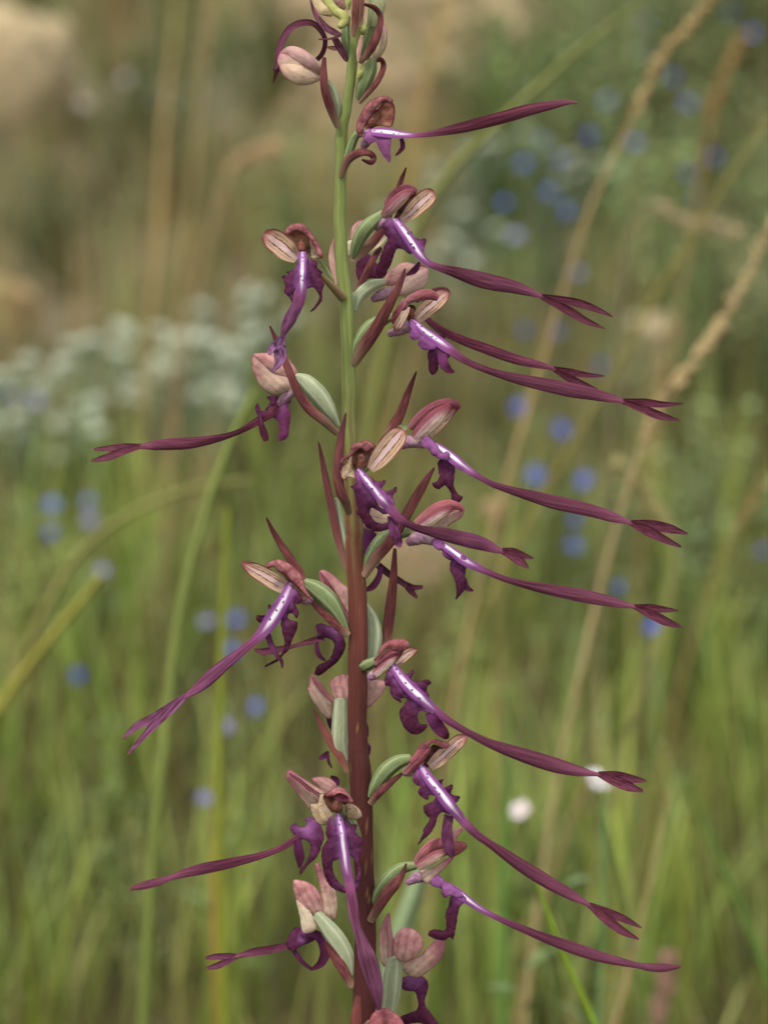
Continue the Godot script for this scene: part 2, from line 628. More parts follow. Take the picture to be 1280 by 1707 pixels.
func sweep(s: Shape, mid: PackedVector3Array, r: PackedFloat32Array, mode: String, o := {}) -> void:
	var nu := mid.size() - 1
	var ribs: float = 1.5 * o.get("ribs", 0.0)
	var na: int = maxi(o.get("na", 18), 42 if ribs > 0.07 else 0)
	var flat: float = o.get("flat", 1.0)
	var rows := []
	var length := 0.0
	var side := Vector3.ZERO
	for i in nu + 1:
		var u := float(i) / nu
		var t := (mid[mini(i + 1, nu)] - mid[maxi(i - 1, 0)]).normalized()
		if i:
			length += mid[i].distance_to(mid[i - 1])
		if side == Vector3.ZERO:
			side = t.cross(-cam_fwd if absf(t.dot(cam_fwd)) < 0.9 else Vector3.UP).normalized()
		side = (side - t * side.dot(t)).normalized()
		var other := t.cross(side) * flat
		var slope := (r[mini(i + 1, nu)] - r[maxi(i - 1, 0)]) / maxf(mid[mini(i + 1, nu)].distance_to(mid[maxi(i - 1, 0)]), 1e-7)
		var row := PackedInt32Array()
		for j in na + 1:
			var a := TAU * j / na
			var wave := 1.0 + ribs * cos(a * 6.0 + u * 2.0) + 0.03 * lumps.get_noise_3d(cos(a) * 2.0, sin(a) * 2.0, u * 9.0 + piece)
			var dir := side * cos(a) + other * sin(a)
			var nn := (dir - t * slope).normalized()
			row.append(s.add(mid[i] + dir * r[i] * wave, nn, skin(mode, u, a, o), Vector2(length * 60.0 + piece * 0.2, a / TAU * 1.5)))
		rows.append(row)
	for i in nu:
		for j in na:
			s.quad(rows[i][j], rows[i][j + 1], rows[i + 1][j + 1], rows[i + 1][j])
	for e in [0, nu]:
		var t := (mid[0] - mid[1]).normalized() if e == 0 else (mid[nu] - mid[nu - 1]).normalized()
		var hub := s.add(mid[e] + t * r[e] * 0.4, t, skin(mode, float(e) / nu, 0.0, o), Vector2.ZERO)
		for j in na:
			s.tri(hub, rows[e][j], rows[e][j + 1])


func skin(mode: String, u: float, a: float, o: Dictionary) -> Color:
	var k := 1.0 + 0.10 * streak.get_noise_2d(u * 10.0 + piece, a * 3.0) + 0.06 * streak.get_noise_2d(u * 60.0 + piece, a * 8.0)
	var blotch := lumps.get_noise_2d(u * 5.0 + piece * 1.3, cos(a) * 1.4)
	var c: Color
	match mode:
		"ovary":
			var ridge := smoothstep(0.25, 0.95, cos(a * 6.0 + u * 2.0))
			c = c8(122, 138, 92).lerp(c8(172, 180, 140), ridge * 0.55 + 0.2 * blotch)
			c = c.lerp(c8(150, 156, 108), smoothstep(0.7, 1.0, u) * 0.5)
		"paleovary":
			var ridge := smoothstep(0.25, 0.95, cos(a * 6.0 + u * 1.0))
			c = c8(160, 170, 136).lerp(c8(200, 202, 176), ridge * 0.55 + 0.25 * blotch)
		"spur":
			c = c8(196, 168, 176).lerp(c8(150, 104, 140), clampf(0.4 + u * 0.6 + blotch, 0, 1))
			c = c.lerp(c8(178, 150, 124), 0.5 + 0.5 * sin(a) if o.get("warm", 0.0) > 0.0 else 0.0)
		"bud":
			c = c8(206, 190, 158).lerp(c8(170, 110, 126), clampf(smoothstep(0.35, 1.0, u) + 0.4 * blotch, 0, 1))
			c = c.lerp(c8(122, 66, 74), (1.0 - smoothstep(0.0, 0.22, absf(sin(a * 1.5 + 0.5)))) * 0.7)
			c = c.lerp(c8(150, 110, 96), (1.0 - smoothstep(0.0, 0.2, absf(sin(a * 4.5 + 0.2)))) * 0.35)
		"greenbud":
			c = c8(150, 158, 84).lerp(c8(186, 184, 122), clampf(0.5 + blotch, 0, 1))
			c = c.lerp(c8(150, 106, 96), o.get("blush", 0.0))
		"column":
			c = c8(140, 92, 74).lerp(c8(100, 52, 46), clampf(0.5 + 1.5 * blotch, 0, 1))
		"lipback":
			c = c8(104, 54, 92)
		"plain":
			c = o.base
			c = c.lerp(o.get("other", o.base), clampf(0.5 + 1.3 * blotch, 0, 1))
		_:
			c = c8(120, 120, 120)
	return vary(c, k * o.get("lum", 1.0))


# ---------------------------------------------------------------- flower parts; f is the flower's own node on the orchid
func flower(called: String, x: float, y: float, dz: float) -> Node3D:
	strap.clear()
	var f := Node3D.new()
	f.name = called
	orchid.add_child(f, true)
	f.position = world_at(x, y, dz * 0.001) - orchid.position
	return f


func origin(f: Node3D) -> Vector3:
	return orchid.position + f.position


func petal(f: Node3D, called: String, path: Array, dz, wid, mode: String, o := {}) -> void:
	var s := Shape.new()
	rib(s, path, dz, wid, mode, o)
	put(s, called, lip_mat if mode == "lip" or mode == "wing" else petal_mat, f, origin(f))


func leafy(f: Node3D, called: String, outline: Array, dz: float, mode: String, o := {}) -> void:
	var s := Shape.new()
	plate(s, outline, dz, mode, o)
	put(s, called, lip_mat if mode == "wing" else petal_mat, f, origin(f))


func rod(f: Node3D, called: String, path: Array, dz, rad, mode: String, o := {}) -> void:
	var s := Shape.new()
	tub(s, path, dz, rad, mode, o)
	put(s, called, petal_mat, f, origin(f))


func lip(f: Node3D, path: Array, dz, wid, roll, forks: Array, o := {}) -> void:
	# the long strap and its forked tip are one petal
	var s := Shape.new()
	if o.get("wl", 0.2) > 0.01:
		for i in range(0, path.size(), 2):
			if float(i / 2) / (path.size() / 2 - 1) < o.get("wl", 0.2) * 1.15:
				strap.append(Vector2(path[i], path[i + 1]))
	var oo: Dictionary = o.duplicate()
	oo.roll = roll
	oo.nu = o.get("nu", 170)
	oo.nv = 28
	oo.curl = o.get("curl", [-0.12, -0.16, -0.2, -0.28, -0.4, -0.5, -0.6, -0.5])
	var wl: float = o.get("wl", 0.2)
	var spots := []
	var r := RandomNumberGenerator.new()
	r.seed = 100 + piece
	for i in mini(o.get("dots", 7), 5):
		var dash: bool = i % 3 == 0
		spots.append([wl * (0.06 + 0.74 * (i + 0.9 * r.randf()) / 5.0), r.randf_range(-0.34, 0.30), r.randf_range(0.009, 0.012) * (0.75 if dash else 1.1), r.randf_range(0.2, 0.28) if dash else r.randf_range(0.12, 0.17)])
	oo.spots = spots
	rib(s, path, dz, wid, "lip", oo)
	var tip_z := pick(dz, 1.0)
	for k in forks:
		var thin := []
		for q in k[1]:
			thin.append(q * r.randf_range(0.9, 1.1))
		rib(s, k[0], [tip_z, tip_z + k[2], tip_z + k[3]], thin, "lip", {"wl": 0.001, "roll": k[4] if k.size() > 4 else -20.0, "curl": 0.35, "nu": 24, "nv": 8, "red": o.get("red_tip", c8(104, 52, 68))})
	put(s, "lip", lip_mat, f, origin(f))


# ---------------------------------------------------------------- the orchid
func build_orchid() -> void:
	var foot := Vector3(0.0, height_at(0.0, 0.04), 0.04)
	orchid = thing("orchid", "tall sharp lizard orchid spike with long forked purple-brown lips", "orchid", foot)
	var s := Shape.new()
	var line := PackedVector3Array()
	var rr := PackedFloat32Array()
	var ks := [[3050, 628, 26], [2700, 630, 25], [2300, 622, 23], [2000, 612, 21], [1760, 606, 19], [1675, 607, 18.5], [1600, 609, 17.5], [1534, 610, 16.5], [1476, 608, 15.5], [1379, 604, 16.5], [1282, 600, 17.5], [1230, 596, 15.5], [1152, 596, 16], [1037, 597, 15.5], [918, 591, 15], [873, 591, 15], [780, 585, 13.5], [709, 581, 12], [640, 582, 12], [536, 579, 11.5], [433, 570, 10.5], [362, 567, 10], [293, 568, 10], [211, 571, 10], [164, 580, 8.5], [94, 589, 8.5], [20, 596, 8.5], [-60, 603, 8], [-130, 608, 6], [-170, 610, 3]]
	var ys := []
	var xs := []
	var ws := []
	for q in ks:
		ys.append(q[0])
		xs.append(q[1])
		ws.append(q[2])
	var nu := 170
	for i in nu + 1:
		var u := float(i) / nu
		line.append(world_at(pick(xs, u) + 1.6 * lumps.get_noise_2d(u * 40.0, 3.0), pick(ys, u), 0.0))
		rr.append(pick(ws, u) * PX * (1.0 + 0.05 * lumps.get_noise_2d(u * 45.0, 9.0)))
	sweep_stem(s, line, rr, ys)
	put(s, "stem", stem_mat, orchid, foot)
	top_cluster()
	right_upper()
	left_side()
	middle_right()
	lower_right()
	lower_left()


func sweep_stem(s: Shape, mid: PackedVector3Array, r: PackedFloat32Array, ys: Array) -> void:
	var start := s.v.size()
	sweep(s, mid, r, "plain", {"base": c8(112, 124, 64), "other": c8(130, 142, 82), "na": 28, "ribs": 0.03})
	# pigment: leaf green at the top of the spike, flushed maroon towards the foot
	var nu := mid.size() - 1
	for i in nu + 1:
		var y := pick(ys, float(i) / nu)
		for j in 29:
			var at := start + i * 29 + j
			var a := TAU * j / 28
			var drift := 70.0 * lumps.get_noise_2d(i * 0.09, cos(a) * 1.5) + 40.0 * lumps.get_noise_2d(i * 0.5, sin(a) * 2.0)
			var f := smoothstep(560.0, 1000.0, y + drift + 60.0 * cos(a * 6.0 + 1.0))
			var c := s.c[at]
			var mar := c8(102, 54, 44).lerp(c8(70, 31, 29), smoothstep(950.0, 1350.0, y + drift))
			c = c.lerp(mar, f)
			var fleck := lumps.get_noise_2d(i * 0.9 + 40.0, a * 4.0)
			c = c.lerp(c8(168, 140, 80), smoothstep(0.42, 0.6, fleck) * 0.4 * f)
			c = vary(c, 1.0 + 0.30 * streak.get_noise_2d(a * 7.0, i * 0.07) + 0.12 * streak.get_noise_2d(a * 15.0, i * 0.5))
			s.c[at] = c


func top_cluster() -> void:
	# closed bud with its lip still coiled
	var f := flower("flower_bud", 563, 211, 0)
	rod(f, "hood", [537, 128, 522, 119, 497, 110, 475, 103, 463, 97], [2, 3, 4, 4, 3], [5, 19, 28, 22, 4], "bud", {"nu": 34, "na": 30})
	petal(f, "sepal", [536, 125, 520, 108, 500, 94, 482, 88, 466, 94], [4, 8, 9, 8, 5], [3, 10, 13, 11, 3], "pale", {"curl": -1.0, "col": c8(178, 134, 136), "mix": 0.5})
	petal(f, "sepal", [536, 130, 518, 130, 500, 126, 480, 115, 464, 98], [4, 8, 10, 9, 5], [3, 12, 16, 13, 3], "pale", {"curl": -1.0, "col": c8(190, 170, 134), "mix": 0.5})
	petal(f, "lip", Z(420, 0, 0.2344, [420, 460, 500, 380, 515, 270, 440, 172, 340, 168, 262, 215, 203, 320, 184, 420, 178, 500, 150, 590]), [-3, -3, -2, 0, 2, 3, 4, 6, 6, 4], [4, 4.5, 5, 5.5, 6, 6, 5.5, 5, 4, 1], "lip", {"wl": 0.001, "nu": 60, "roll": [20, 30, 40, 30, 20, 10, 0, -10, -10, 0]})
	petal(f, "lip_tip", Z(420, 0, 0.2344, [184, 440, 172, 480, 150, 502]), [6, 7, 7], [4, 3, 1], "lip", {"wl": 0.001, "nu": 12})
	petal(f, "bract", [564, 213, 551, 180, 542, 150, 539.5, 122, 540.7, 95], [3, 6, 8, 8, 6], [5, 7, 6.7, 5.6, 2.6], "bract", {"curl": -1.1})
	rod(f, "ovary", [563, 196, 561, 172, 553, 148, 540, 133], [1, 2, 3, 4], [3, 7, 7, 5], "paleovary", {"ribs": 0.06})
	# opening flower half hidden at the top left, lip unrolling upward
	f = flower("flower_bud", 580, 95, -3)
	petal(f, "lip", Z(500, 0, 0.1406, [140, -160, 140, -20, 200, 190, 300, 320, 400, 385, 490, 412]), [0, 0, 1, 2, 3, 3], [4, 4, 5, 6, 6.5, 2], "lip", {"wl": 0.001, "red": c8(158, 102, 124), "nu": 40, "roll": [0, 10, 20, 25, 30, 20]})
	petal(f, "side_lobe", Z(500, 0, 0.1406, [488, 418, 370, 458, 215, 466]), [3, 4, 5], [2.2, 1.6, 0.5], "lip", {"wl": 0.001, "red": c8(176, 112, 136), "nu": 14})
	petal(f, "side_lobe", Z(500, 0, 0.1406, [400, 440, 460, 540, 540, 690, 560, 720]), [1, 1, 0, 0], [4, 6, 4, 1], "lip", {"wl": 0.001, "red": c8(132, 78, 100), "nu": 16, "curl": 1.0})
	petal(f, "petal_tip", Z(500, 0, 0.1406, [470, 560, 400, 570, 320, 556]), [0, 0, 1], [4, 4, 1], "pale", {"col": c8(178, 110, 92), "mix": 0.5, "nu": 10})
	rod(f, "ovary", Z(500, 0, 0.1406, [600, 760, 560, 600, 540, 420, 560, 200]), [-1, -1, -2, -3], [4, 6, 7, 6], "ovary", {"ribs": 0.05, "lum": 0.9})
	# yellow-green young buds at the very top
	f = flower("flower_bud", 590, 40, 4)
	rod(f, "spur", Z(500, 0, 0.1406, [300, -90, 340, 30, 420, 130, 510, 190, 530, 250, 470, 318]), [5, 6, 7, 8, 8, 9], [8, 8, 8, 8, 8.5, 5], "greenbud", {"nu": 30})
	petal(f, "sepal", Z(500, 0, 0.1406, [150, -120, 215, 50, 290, 130, 385, 184]), [6, 7, 8, 7], [5, 8, 8, 2], "pale", {"col": c8(176, 164, 104), "mix": 0.6, "curl": -0.9})
	petal(f, "sepal", Z(500, 0, 0.1406, [420, -80, 470, 10, 520, 120]), [2, 2, 1], [8, 9, 4], "pale", {"col": c8(160, 108, 96), "mix": 0.5, "curl": -0.9})
	f = flower("flower_bud", 588, 60, 9)
	petal(f, "bract", Z(500, 0, 0.1406, [632, 440, 652, 250, 662, 100, 672, -120, 668, -260]), [9, 10, 11, 11, 10], [3, 5.6, 6.4, 5.5, 1], "bract", {"curl": -1.0, "col": c8(130, 84, 72), "mix": 0.5})
	rod(f, "bud", Z(500, 0, 0.1406, [572, 110, 572, 20, 580, -120]), [8, 8, 7], [3, 5.5, 5], "greenbud")
	rod(f, "bud", Z(500, 0, 0.1406, [740, 400, 745, 340, 720, 200, 712, 20, 700, -140]), [7, 8, 7, 6, 6], [4, 6.5, 5, 5, 4], "greenbud")
	petal(f, "bract", Z(500, 0, 0.1406, [712, 330, 738, 150, 742, -30, 740, -180]), [9, 9, 8, 7], [1.6, 2.6, 2.6, 1], "bract", {"curl": -0.9, "col": c8(170, 112, 112), "mix": 0.4})
	# the right-hand buds of the top
	f = flower("flower_bud", 600, 100, -2)
	rod(f, "ovary", Z(500, 0, 0.1406, [735, 660, 800, 470, 860, 270, 880, 100, 900, -120]), [-2, -1, 0, 0, 0], [4, 8, 9, 9, 9], "ovary", {"ribs": 0.05})
	petal(f, "sepal", Z(500, 0, 0.1406, [870, 320, 920, 150, 935, 0, 900, -180]), [2, 3, 3, 2], [4, 10, 12, 9], "green", {"curl": -1.0, "col": c8(156, 150, 122), "mix": 0.6})
	petal(f, "bract", Z(500, 0, 0.1406, [700, 745, 790, 655, 880, 500, 930, 350, 948, 205, 880, 100, 760, 50]), [4, 6, 8, 8, 8, 9, 9], [3.5, 6, 7, 6, 5, 5, 1.5], "bract", {"curl": -1.0, "nu": 44, "roll": [0, 0, 10, 20, 35, 40, 30]})
	f = flower("flower_bud", 598, 163, -1)
	rod(f, "hood", Z(500, 0, 0.1406, [880, 690, 940, 600, 980, 480, 985, 360, 968, 270]), [2, 3, 4, 4, 4], [5, 8, 8, 6.5, 2.5], "bud", {"col": c8(170, 120, 120)})
	rod(f, "ovary", Z(500, 0, 0.1406, [690, 1180, 750, 1010, 830, 830, 860, 700]), [0, 1, 2, 3], [4, 11, 11, 7], "ovary", {"ribs": 0.07, "col": c8(120, 150, 100)})
	petal(f, "bract", Z(500, 0, 0.1406, [700, 1225, 800, 1110, 905, 980, 970, 850, 985, 760, 950, 705, 910, 735]), [1, 3, 4, 4, 4, 5, 5], [2.5, 4, 5, 5, 4.5, 4, 1.5], "bract", {"curl": -0.9, "nu": 36, "roll": [0, 5, 10, 20, 30, 30, 10]})
	rod(f, "bud", Z(500, 0, 0.1406, [685, 930, 720, 860, 770, 760]), [3, 3, 2], [3, 5.5, 5], "greenbud", {"nu": 12})
	petal(f, "side_lobe", Z(500, 0, 0.1406, [690, 735, 700, 600, 735, 430]), [5, 5, 4], [1, 4, 3], "pale", {"col": c8(180, 140, 120), "nu": 14, "curl": -0.8})

	# first fully open flower, lip held level to the right
	f = flower("flower", 570, 285, 2)
	leafy(f, "petal", Z(420, 0, 0.2344, [876, 800, 930, 730, 985, 715, 1016, 765, 1012, 850, 985, 905, 900, 895, 830, 925, 800, 890, 830, 840]), 3, "throat", {"bulge": -3.0})
	leafy(f, "petal", Z(420, 0, 0.2344, [815, 840, 860, 780, 905, 790, 900, 850, 850, 890]), 4, "dark", {"bulge": -2.0})
	leafy(f, "hood", Z(420, 0, 0.2344, [742, 925, 752, 850, 815, 740, 870, 700, 950, 680, 1003, 712, 985, 735, 935, 728, 885, 775, 830, 850, 800, 900, 785, 975, 762, 968, 748, 950]), 7, "hood", {"bulge": 3.0})
	rod(f, "column", Z(420, 0, 0.2344, [835, 905, 848, 870, 862, 840]), [6, 7, 7], [4, 5, 3], "column", {"nu": 10})
	rod(f, "spur", Z(420, 0, 0.2344, [835, 960, 810, 1010, 790, 1055]), [4, 3, 2], [9, 9, 5], "spur", {"nu": 12, "col": c8(206, 160, 150), "warm": 1.0})
	lip(f, [608, 219, 622, 219, 638, 220, 654, 222, 668, 224, 684, 225, 697, 225, 720, 222.5, 760, 215, 800, 206, 840, 196, 880, 184, 920, 175, 946, 170.5, 962, 171.5], [6, 8, 9, 9, 9, 9, 9, 9, 8, 7, 5, 4, 4, 4, 4], [5, 9, 11, 10, 8, 6, 4.5, 5, 8.5, 10.5, 11, 10, 7, 4, 1.5], [50, 50, 45, 40, 40, 40, 30, 10, -10, -20, -20, -10, 0, 20, 60], [], {"wl": 0.36, "red": c8(104, 48, 62)})
	leafy(f, "side_lobe", Z(420, 0, 0.2344, [800, 975, 830, 925, 900, 945, 985, 960, 985, 1060, 982, 1155, 935, 1110, 900, 1050, 880, 1010, 850, 1020, 815, 1005]), 9, "wing", {"root": [622, 222], "reach": 60, "col": c8(150, 92, 140), "mix": 0.35})
	petal(f, "side_lobe", Z(420, 0, 0.2344, [1062, 985, 1070, 1050, 1020, 1108]), [7, 7, 8], [3, 4, 1], "wing", {"nu": 14})
	rod(f, "ovary", [570, 282, 582, 252, 592, 228, 602, 222], [0, 1, 2, 3], [3.5, 7, 6.5, 5], "ovary", {"ribs": 0.06})
	petal(f, "bract", [568, 296, 579, 268, 598, 254, 615, 254, 624, 263, 618, 271, 603, 266], [2, 5, 7, 7, 6, 7, 8], [5, 7, 7, 6, 5, 4, 1], "bract", {"curl": -0.9, "nu": 44, "roll": [0, 0, 20, 30, 30, 10, 0]})


func right_upper() -> void:
	# flower with a long forked strap, cream petal held out to the right
	var f := flower("flower", 590, 426, 1)
	petal(f, "bract", [588, 436, 615, 410, 633, 388, 650, 350, 663, 318, 670, 297, 677, 279], [0, -1, -2, -4, -5, -5, -4], [5, 8, 7.5, 7, 5, 3.4, 0.6], "bract", {"curl": -0.7})
	rod(f, "ovary", [589, 428, 597, 402, 613, 377, 640, 356], [0, 2, 4, 3], [4, 10, 11, 7], "ovary", {"ribs": 0.07, "col": c8(108, 132, 84), "mix": 0.4})
	rod(f, "spur", Z(620, 280, 0.1094, [260, 770, 150, 840, 60, 940]), [4, 4, 3], [6, 6, 4], "spur", {"nu": 12, "warm": 1.0})
	leafy(f, "petal", Z(620, 280, 0.1094, [430, 590, 560, 440, 680, 395, 640, 520, 500, 660, 470, 820, 400, 820, 340, 760]), 1, "dark", {"bulge": -1.5})
	petal(f, "sepal", Z(620, 280, 0.1094, [440, 800, 560, 715, 680, 600, 800, 490, 890, 410, 950, 385]), [3, 4, 4, 3, 2, 1], [5, 11, 15, 16, 12, 4], "sepal_in", {"curl": 0.6, "roll": 10, "nu": 40, "nv": 26})
	petal(f, "hood", Z(620, 280, 0.1094, [165, 740, 270, 630, 400, 500, 520, 400, 640, 350]), [5, 7, 8, 8, 7], [6, 10, 11, 8.5, 3], "lateral", {"curl": -0.9, "nu": 34, "nv": 28, "col": c8(142, 80, 92), "mix": 0.45})
	petal(f, "hood", Z(620, 280, 0.1094, [200, 560, 300, 430, 430, 330, 570, 310, 680, 370]), [3, 4, 5, 5, 5], [4, 6, 6.5, 6, 3], "flank", {"curl": -1.1})
	lip(f, [657, 366, 667, 377, 676.5, 390, 688, 407, 700.5, 425, 713, 437.5, 729, 445, 745, 450, 765, 456, 795, 465, 825, 472, 855, 478, 885, 487, 906, 495], [6, 8, 9, 9, 9, 8, 7, 7, 6, 5, 4, 3, 2, 2], [6, 8, 9.5, 10, 8.5, 6.5, 6, 7.5, 10, 13, 13, 11, 7, 3.5], [20, 25, 30, 30, 30, 35, 10, -10, -10, -5, 0, 0, 20, 50], [[[902, 494, 950, 502, 985, 512, 1021, 528], [4, 7, 6, 1], 1, 2, -10], [[902, 495, 945, 516, 975, 534, 1008, 548], [4, 7, 6, 1], 2, 4, -15]], {"wl": 0.36})
	leafy(f, "side_lobe", Z(620, 280, 0.1094, [175, 870, 250, 755, 330, 800, 450, 950, 560, 1140, 640, 1260, 580, 1315, 480, 1250, 400, 1225, 360, 1260, 330, 1350, 285, 1480, 235, 1560, 195, 1650, 80, 1640, 55, 1560, 100, 1450, 130, 1330, 185, 1190, 240, 1090, 190, 1010, 200, 950, 165, 930]), 5, "wing", {"root": [674, 398], "reach": 85, "bulge": 2.5, "gy": -0.03})
	leafy(f, "side_lobe", Z(620, 280, 0.1094, [560, 1010, 570, 965, 610, 970, 635, 1040, 720, 1085, 800, 1068, 830, 1115, 800, 1200, 772, 1335, 700, 1270, 600, 1100]), 4, "wing", {"root": [684, 396], "reach": 45})
	petal(f, "side_lobe", Z(620, 280, 0.1094, [725, 1435, 645, 1560, 525, 1632]), [4, 3, 3], [2, 5.5, 1.5], "wing", {"nu": 14})

	# paler flower facing away, just behind the stem
	f = flower("flower", 594, 486, -14)
	leafy(f, "hood", Z(570, 360, 0.1797, [75, 210, 90, 110, 150, 45, 225, 40, 250, 100, 200, 180, 140, 240, 80, 235]), -12, "rear", {"bulge": 4.0})
	leafy(f, "sepal", Z(570, 360, 0.1797, [45, 240, 135, 225, 120, 320, 70, 385, 45, 320]), -11, "pale", {"bulge": 2.0, "col": c8(212, 212, 172), "mix": 0.6})
	leafy(f, "lip", Z(570, 360, 0.1797, [130, 460, 230, 345, 300, 420, 350, 460, 410, 520, 370, 580, 260, 580, 160, 615]), -14, "wing", {"root": [600, 420], "col": c8(120, 58, 92), "mix": 0.5})
	petal(f, "sepal", Z(570, 360, 0.1797, [255, 330, 330, 262, 410, 190]), [-6, -6, -7], [1.5, 5, 3], "pale", {"col": c8(228, 218, 178), "mix": 0.8, "nu": 12})
	petal(f, "bract", Z(570, 360, 0.1797, [128, 705, 190, 600, 270, 440, 360, 285]), [-4, -5, -6, -8], [3.5, 5.5, 5.5, 4], "bract", {"curl": -0.9})
	petal(f, "bract", [562, 474, 554, 440, 553, 420, 557, 398], [-10, -11, -12, -12], [3, 5, 4, 1], "pale", {"col": c8(178, 128, 122), "curl": -0.8, "nu": 16})

	# pink flower seen from behind, its dark strap running past the one below
	f = flower("flower", 592, 510, -8)
	rod(f, "ovary", Z(570, 360, 0.1797, [112, 880, 150, 750, 260, 655, 395, 615]), [-4, -5, -6, -7], [4, 11, 10.5, 6], "paleovary", {"ribs": 0.05})
	leafy(f, "sepal", Z(570, 360, 0.1797, [390, 590, 450, 500, 540, 440, 620, 432, 710, 465, 785, 490, 620, 545, 480, 645, 415, 645]), -9, "rear", {"bulge": 3.5, "col": c8(206, 160, 150), "mix": 0.5})
	leafy(f, "sepal", Z(570, 360, 0.1797, [480, 650, 600, 560, 700, 505, 790, 486, 800, 560, 760, 660, 640, 715, 540, 745, 465, 720]), -7, "pale", {"bulge": 3.5, "col": c8(216, 180, 172), "mix": 0.4})
	rod(f, "spur", Z(570, 360, 0.1797, [470, 700, 360, 735, 280, 780]), [-8, -8, -8], [10, 10, 5], "spur", {"nu": 14, "warm": 1.0})
	petal(f, "sepal", Z(570, 360, 0.1797, [640, 520, 720, 480, 790, 500]), [-11, -11, -11], [6, 7, 2], "hood", {"nu": 12, "curl": -0.7, "col": c8(150, 80, 84), "mix": 0.5})
	lip(f, [706, 526, 716, 536, 730, 547, 750, 558, 775, 569, 800, 578, 830, 589, 860, 599, 890, 606, 912, 611, 927, 616], [-12, -12, -12, -13, -13, -13, -13, -14, -14, -14, -14], [5, 6, 6.5, 7, 8, 9, 9, 8.5, 7, 5, 4], [30, 25, 15, 0, -10, -10, -5, 0, 10, 30, 45], [[[922, 614, 950, 620, 978, 625, 1008, 627], [4, 6, 5, 1], 0, 1, -10], [[922, 615, 945, 628, 968, 639, 996, 649], [4, 7, 6, 1], 0, 2, -15]], {"wl": 0.001, "red": c8(104, 46, 68), "nu": 70})

	# flower below it, lip crimped along the lower edge, strap reaching far right
	f = flower("flower", 590, 606, 3)
	petal(f, "bract", Z(570, 360, 0.1797, [108, 1385, 200, 1220, 325, 1030, 450, 800, 545, 610, 585, 485]), [2, 5, 7, 9, 9, 8], [6, 10.5, 10.5, 8, 5, 0.7], "bract", {"curl": -0.8, "nu": 36, "lum": 0.9})
	rod(f, "ovary", Z(570, 360, 0.1797, [108, 1300, 150, 1180, 260, 1040, 400, 955, 480, 940]), [1, 1, 1, 1, 1], [3, 9, 12, 9, 6], "ovary", {"ribs": 0.07})
	rod(f, "spur", Z(570, 360, 0.1797, [650, 1010, 540, 1060, 430, 1095]), [3, 3, 3], [11, 9, 5.5], "spur", {"nu": 16, "warm": 1.0})
	leafy(f, "petal", Z(570, 360, 0.1797, [600, 830, 680, 840, 690, 940, 650, 990, 600, 960, 570, 900]), 4, "dark", {"bulge": -1.5})
	petal(f, "sepal", Z(570, 360, 0.1797, [690, 970, 760, 890, 850, 815, 930, 745, 985, 705]), [4, 5, 5, 4, 3], [8, 13, 15, 12, 4], "sepal_in", {"curl": 0.5, "roll": 10, "nu": 40, "nv": 26})
	petal(f, "hood", Z(570, 360, 0.1797, [600, 790, 700, 745, 810, 730, 895, 765]), [9, 10, 10, 9], [5, 8, 8.5, 5], "hood", {"curl": -1.2, "col": c8(142, 76, 84), "mix": 0.4})
	petal(f, "hood", Z(570, 360, 0.1797, [680, 790, 850, 700, 960, 690, 985, 740]), [2, 3, 3, 3], [4, 5, 5, 3], "flank", {"curl": -0.6})
	petal(f, "hood", Z(570, 360, 0.1797, [600, 770, 560, 850, 500, 930, 475, 1000]), [8, 9, 8, 7], [6, 8, 7, 3], "flank", {"curl": -0.9})
	petal(f, "petal", Z(570, 360, 0.1797, [612, 840, 570, 920, 520, 1010, 500, 1065]), [8, 9, 9, 8], [4, 7, 7.5, 3], "sepal_in", {"curl": 0.5, "nv": 20})
	rod(f, "column", Z(570, 360, 0.1797, [650, 870, 640, 910, 640, 950]), [6, 6, 6], [4, 6, 4], "column", {"nu": 10})
	lip(f, [685, 533, 696, 542, 707, 552, 718, 559.5, 729, 567, 740, 575, 752, 584, 768, 596, 785, 606, 805, 614.5, 830, 623, 865, 632.5, 905, 641, 950, 650, 990, 657.5, 1020, 664, 1042, 669.5], [6, 8, 9, 9, 9, 9, 9, 8, 7, 7, 6, 5, 5, 4, 3, 3, 3], [5, 7, 9, 10, 11, 11, 9, 7, 5.5, 5.5, 6.5, 9, 11, 12, 10, 7, 4], [40, 40, 40, 40, 40, 40, 35, 25, 10, 0, -10, -10, -5, 0, 0, 20, 50], [[[1037, 668.5, 1075, 671, 1105, 674, 1138, 672.5], [4, 6.5, 5.5, 0.8], 1, 1, -10], [[1037, 669, 1068, 680, 1098, 692, 1133, 701], [4, 7.5, 7, 1], 2, 3, -15]], {"wl": 0.34})
	leafy(f, "side_lobe", Z(570, 360, 0.1797, [615, 975, 680, 985, 760, 1075, 860, 1180, 865, 1230, 800, 1245, 740, 1235, 705, 1190, 720, 1130, 690, 1155, 640, 1135, 620, 1090, 640, 1050]), 9, "wing", {"root": [712, 556], "reach": 60, "col": c8(128, 74, 138), "mix": 0.35, "rip": 1.8})
	leafy(f, "side_lobe", Z(570, 360, 0.1797, [855, 1180, 940, 1215, 1000, 1300, 960, 1330, 900, 1360, 885, 1440, 840, 1475, 808, 1440, 800, 1350, 795, 1265]), 8, "wing", {"root": [738, 574], "reach": 70})
	petal(f, "side_lobe", Z(570, 360, 0.1797, [925, 1270, 945, 1370, 990, 1430, 1042, 1448]), [9, 10, 10, 10], [8, 8, 6, 1.5], "wing", {"nu": 18})
	leafy(f, "side_lobe", Z(570, 360, 0.1797, [895, 1110, 935, 1090, 958, 1120, 940, 1155, 915, 1150]), 6, "wing", {"root": [725, 560]})


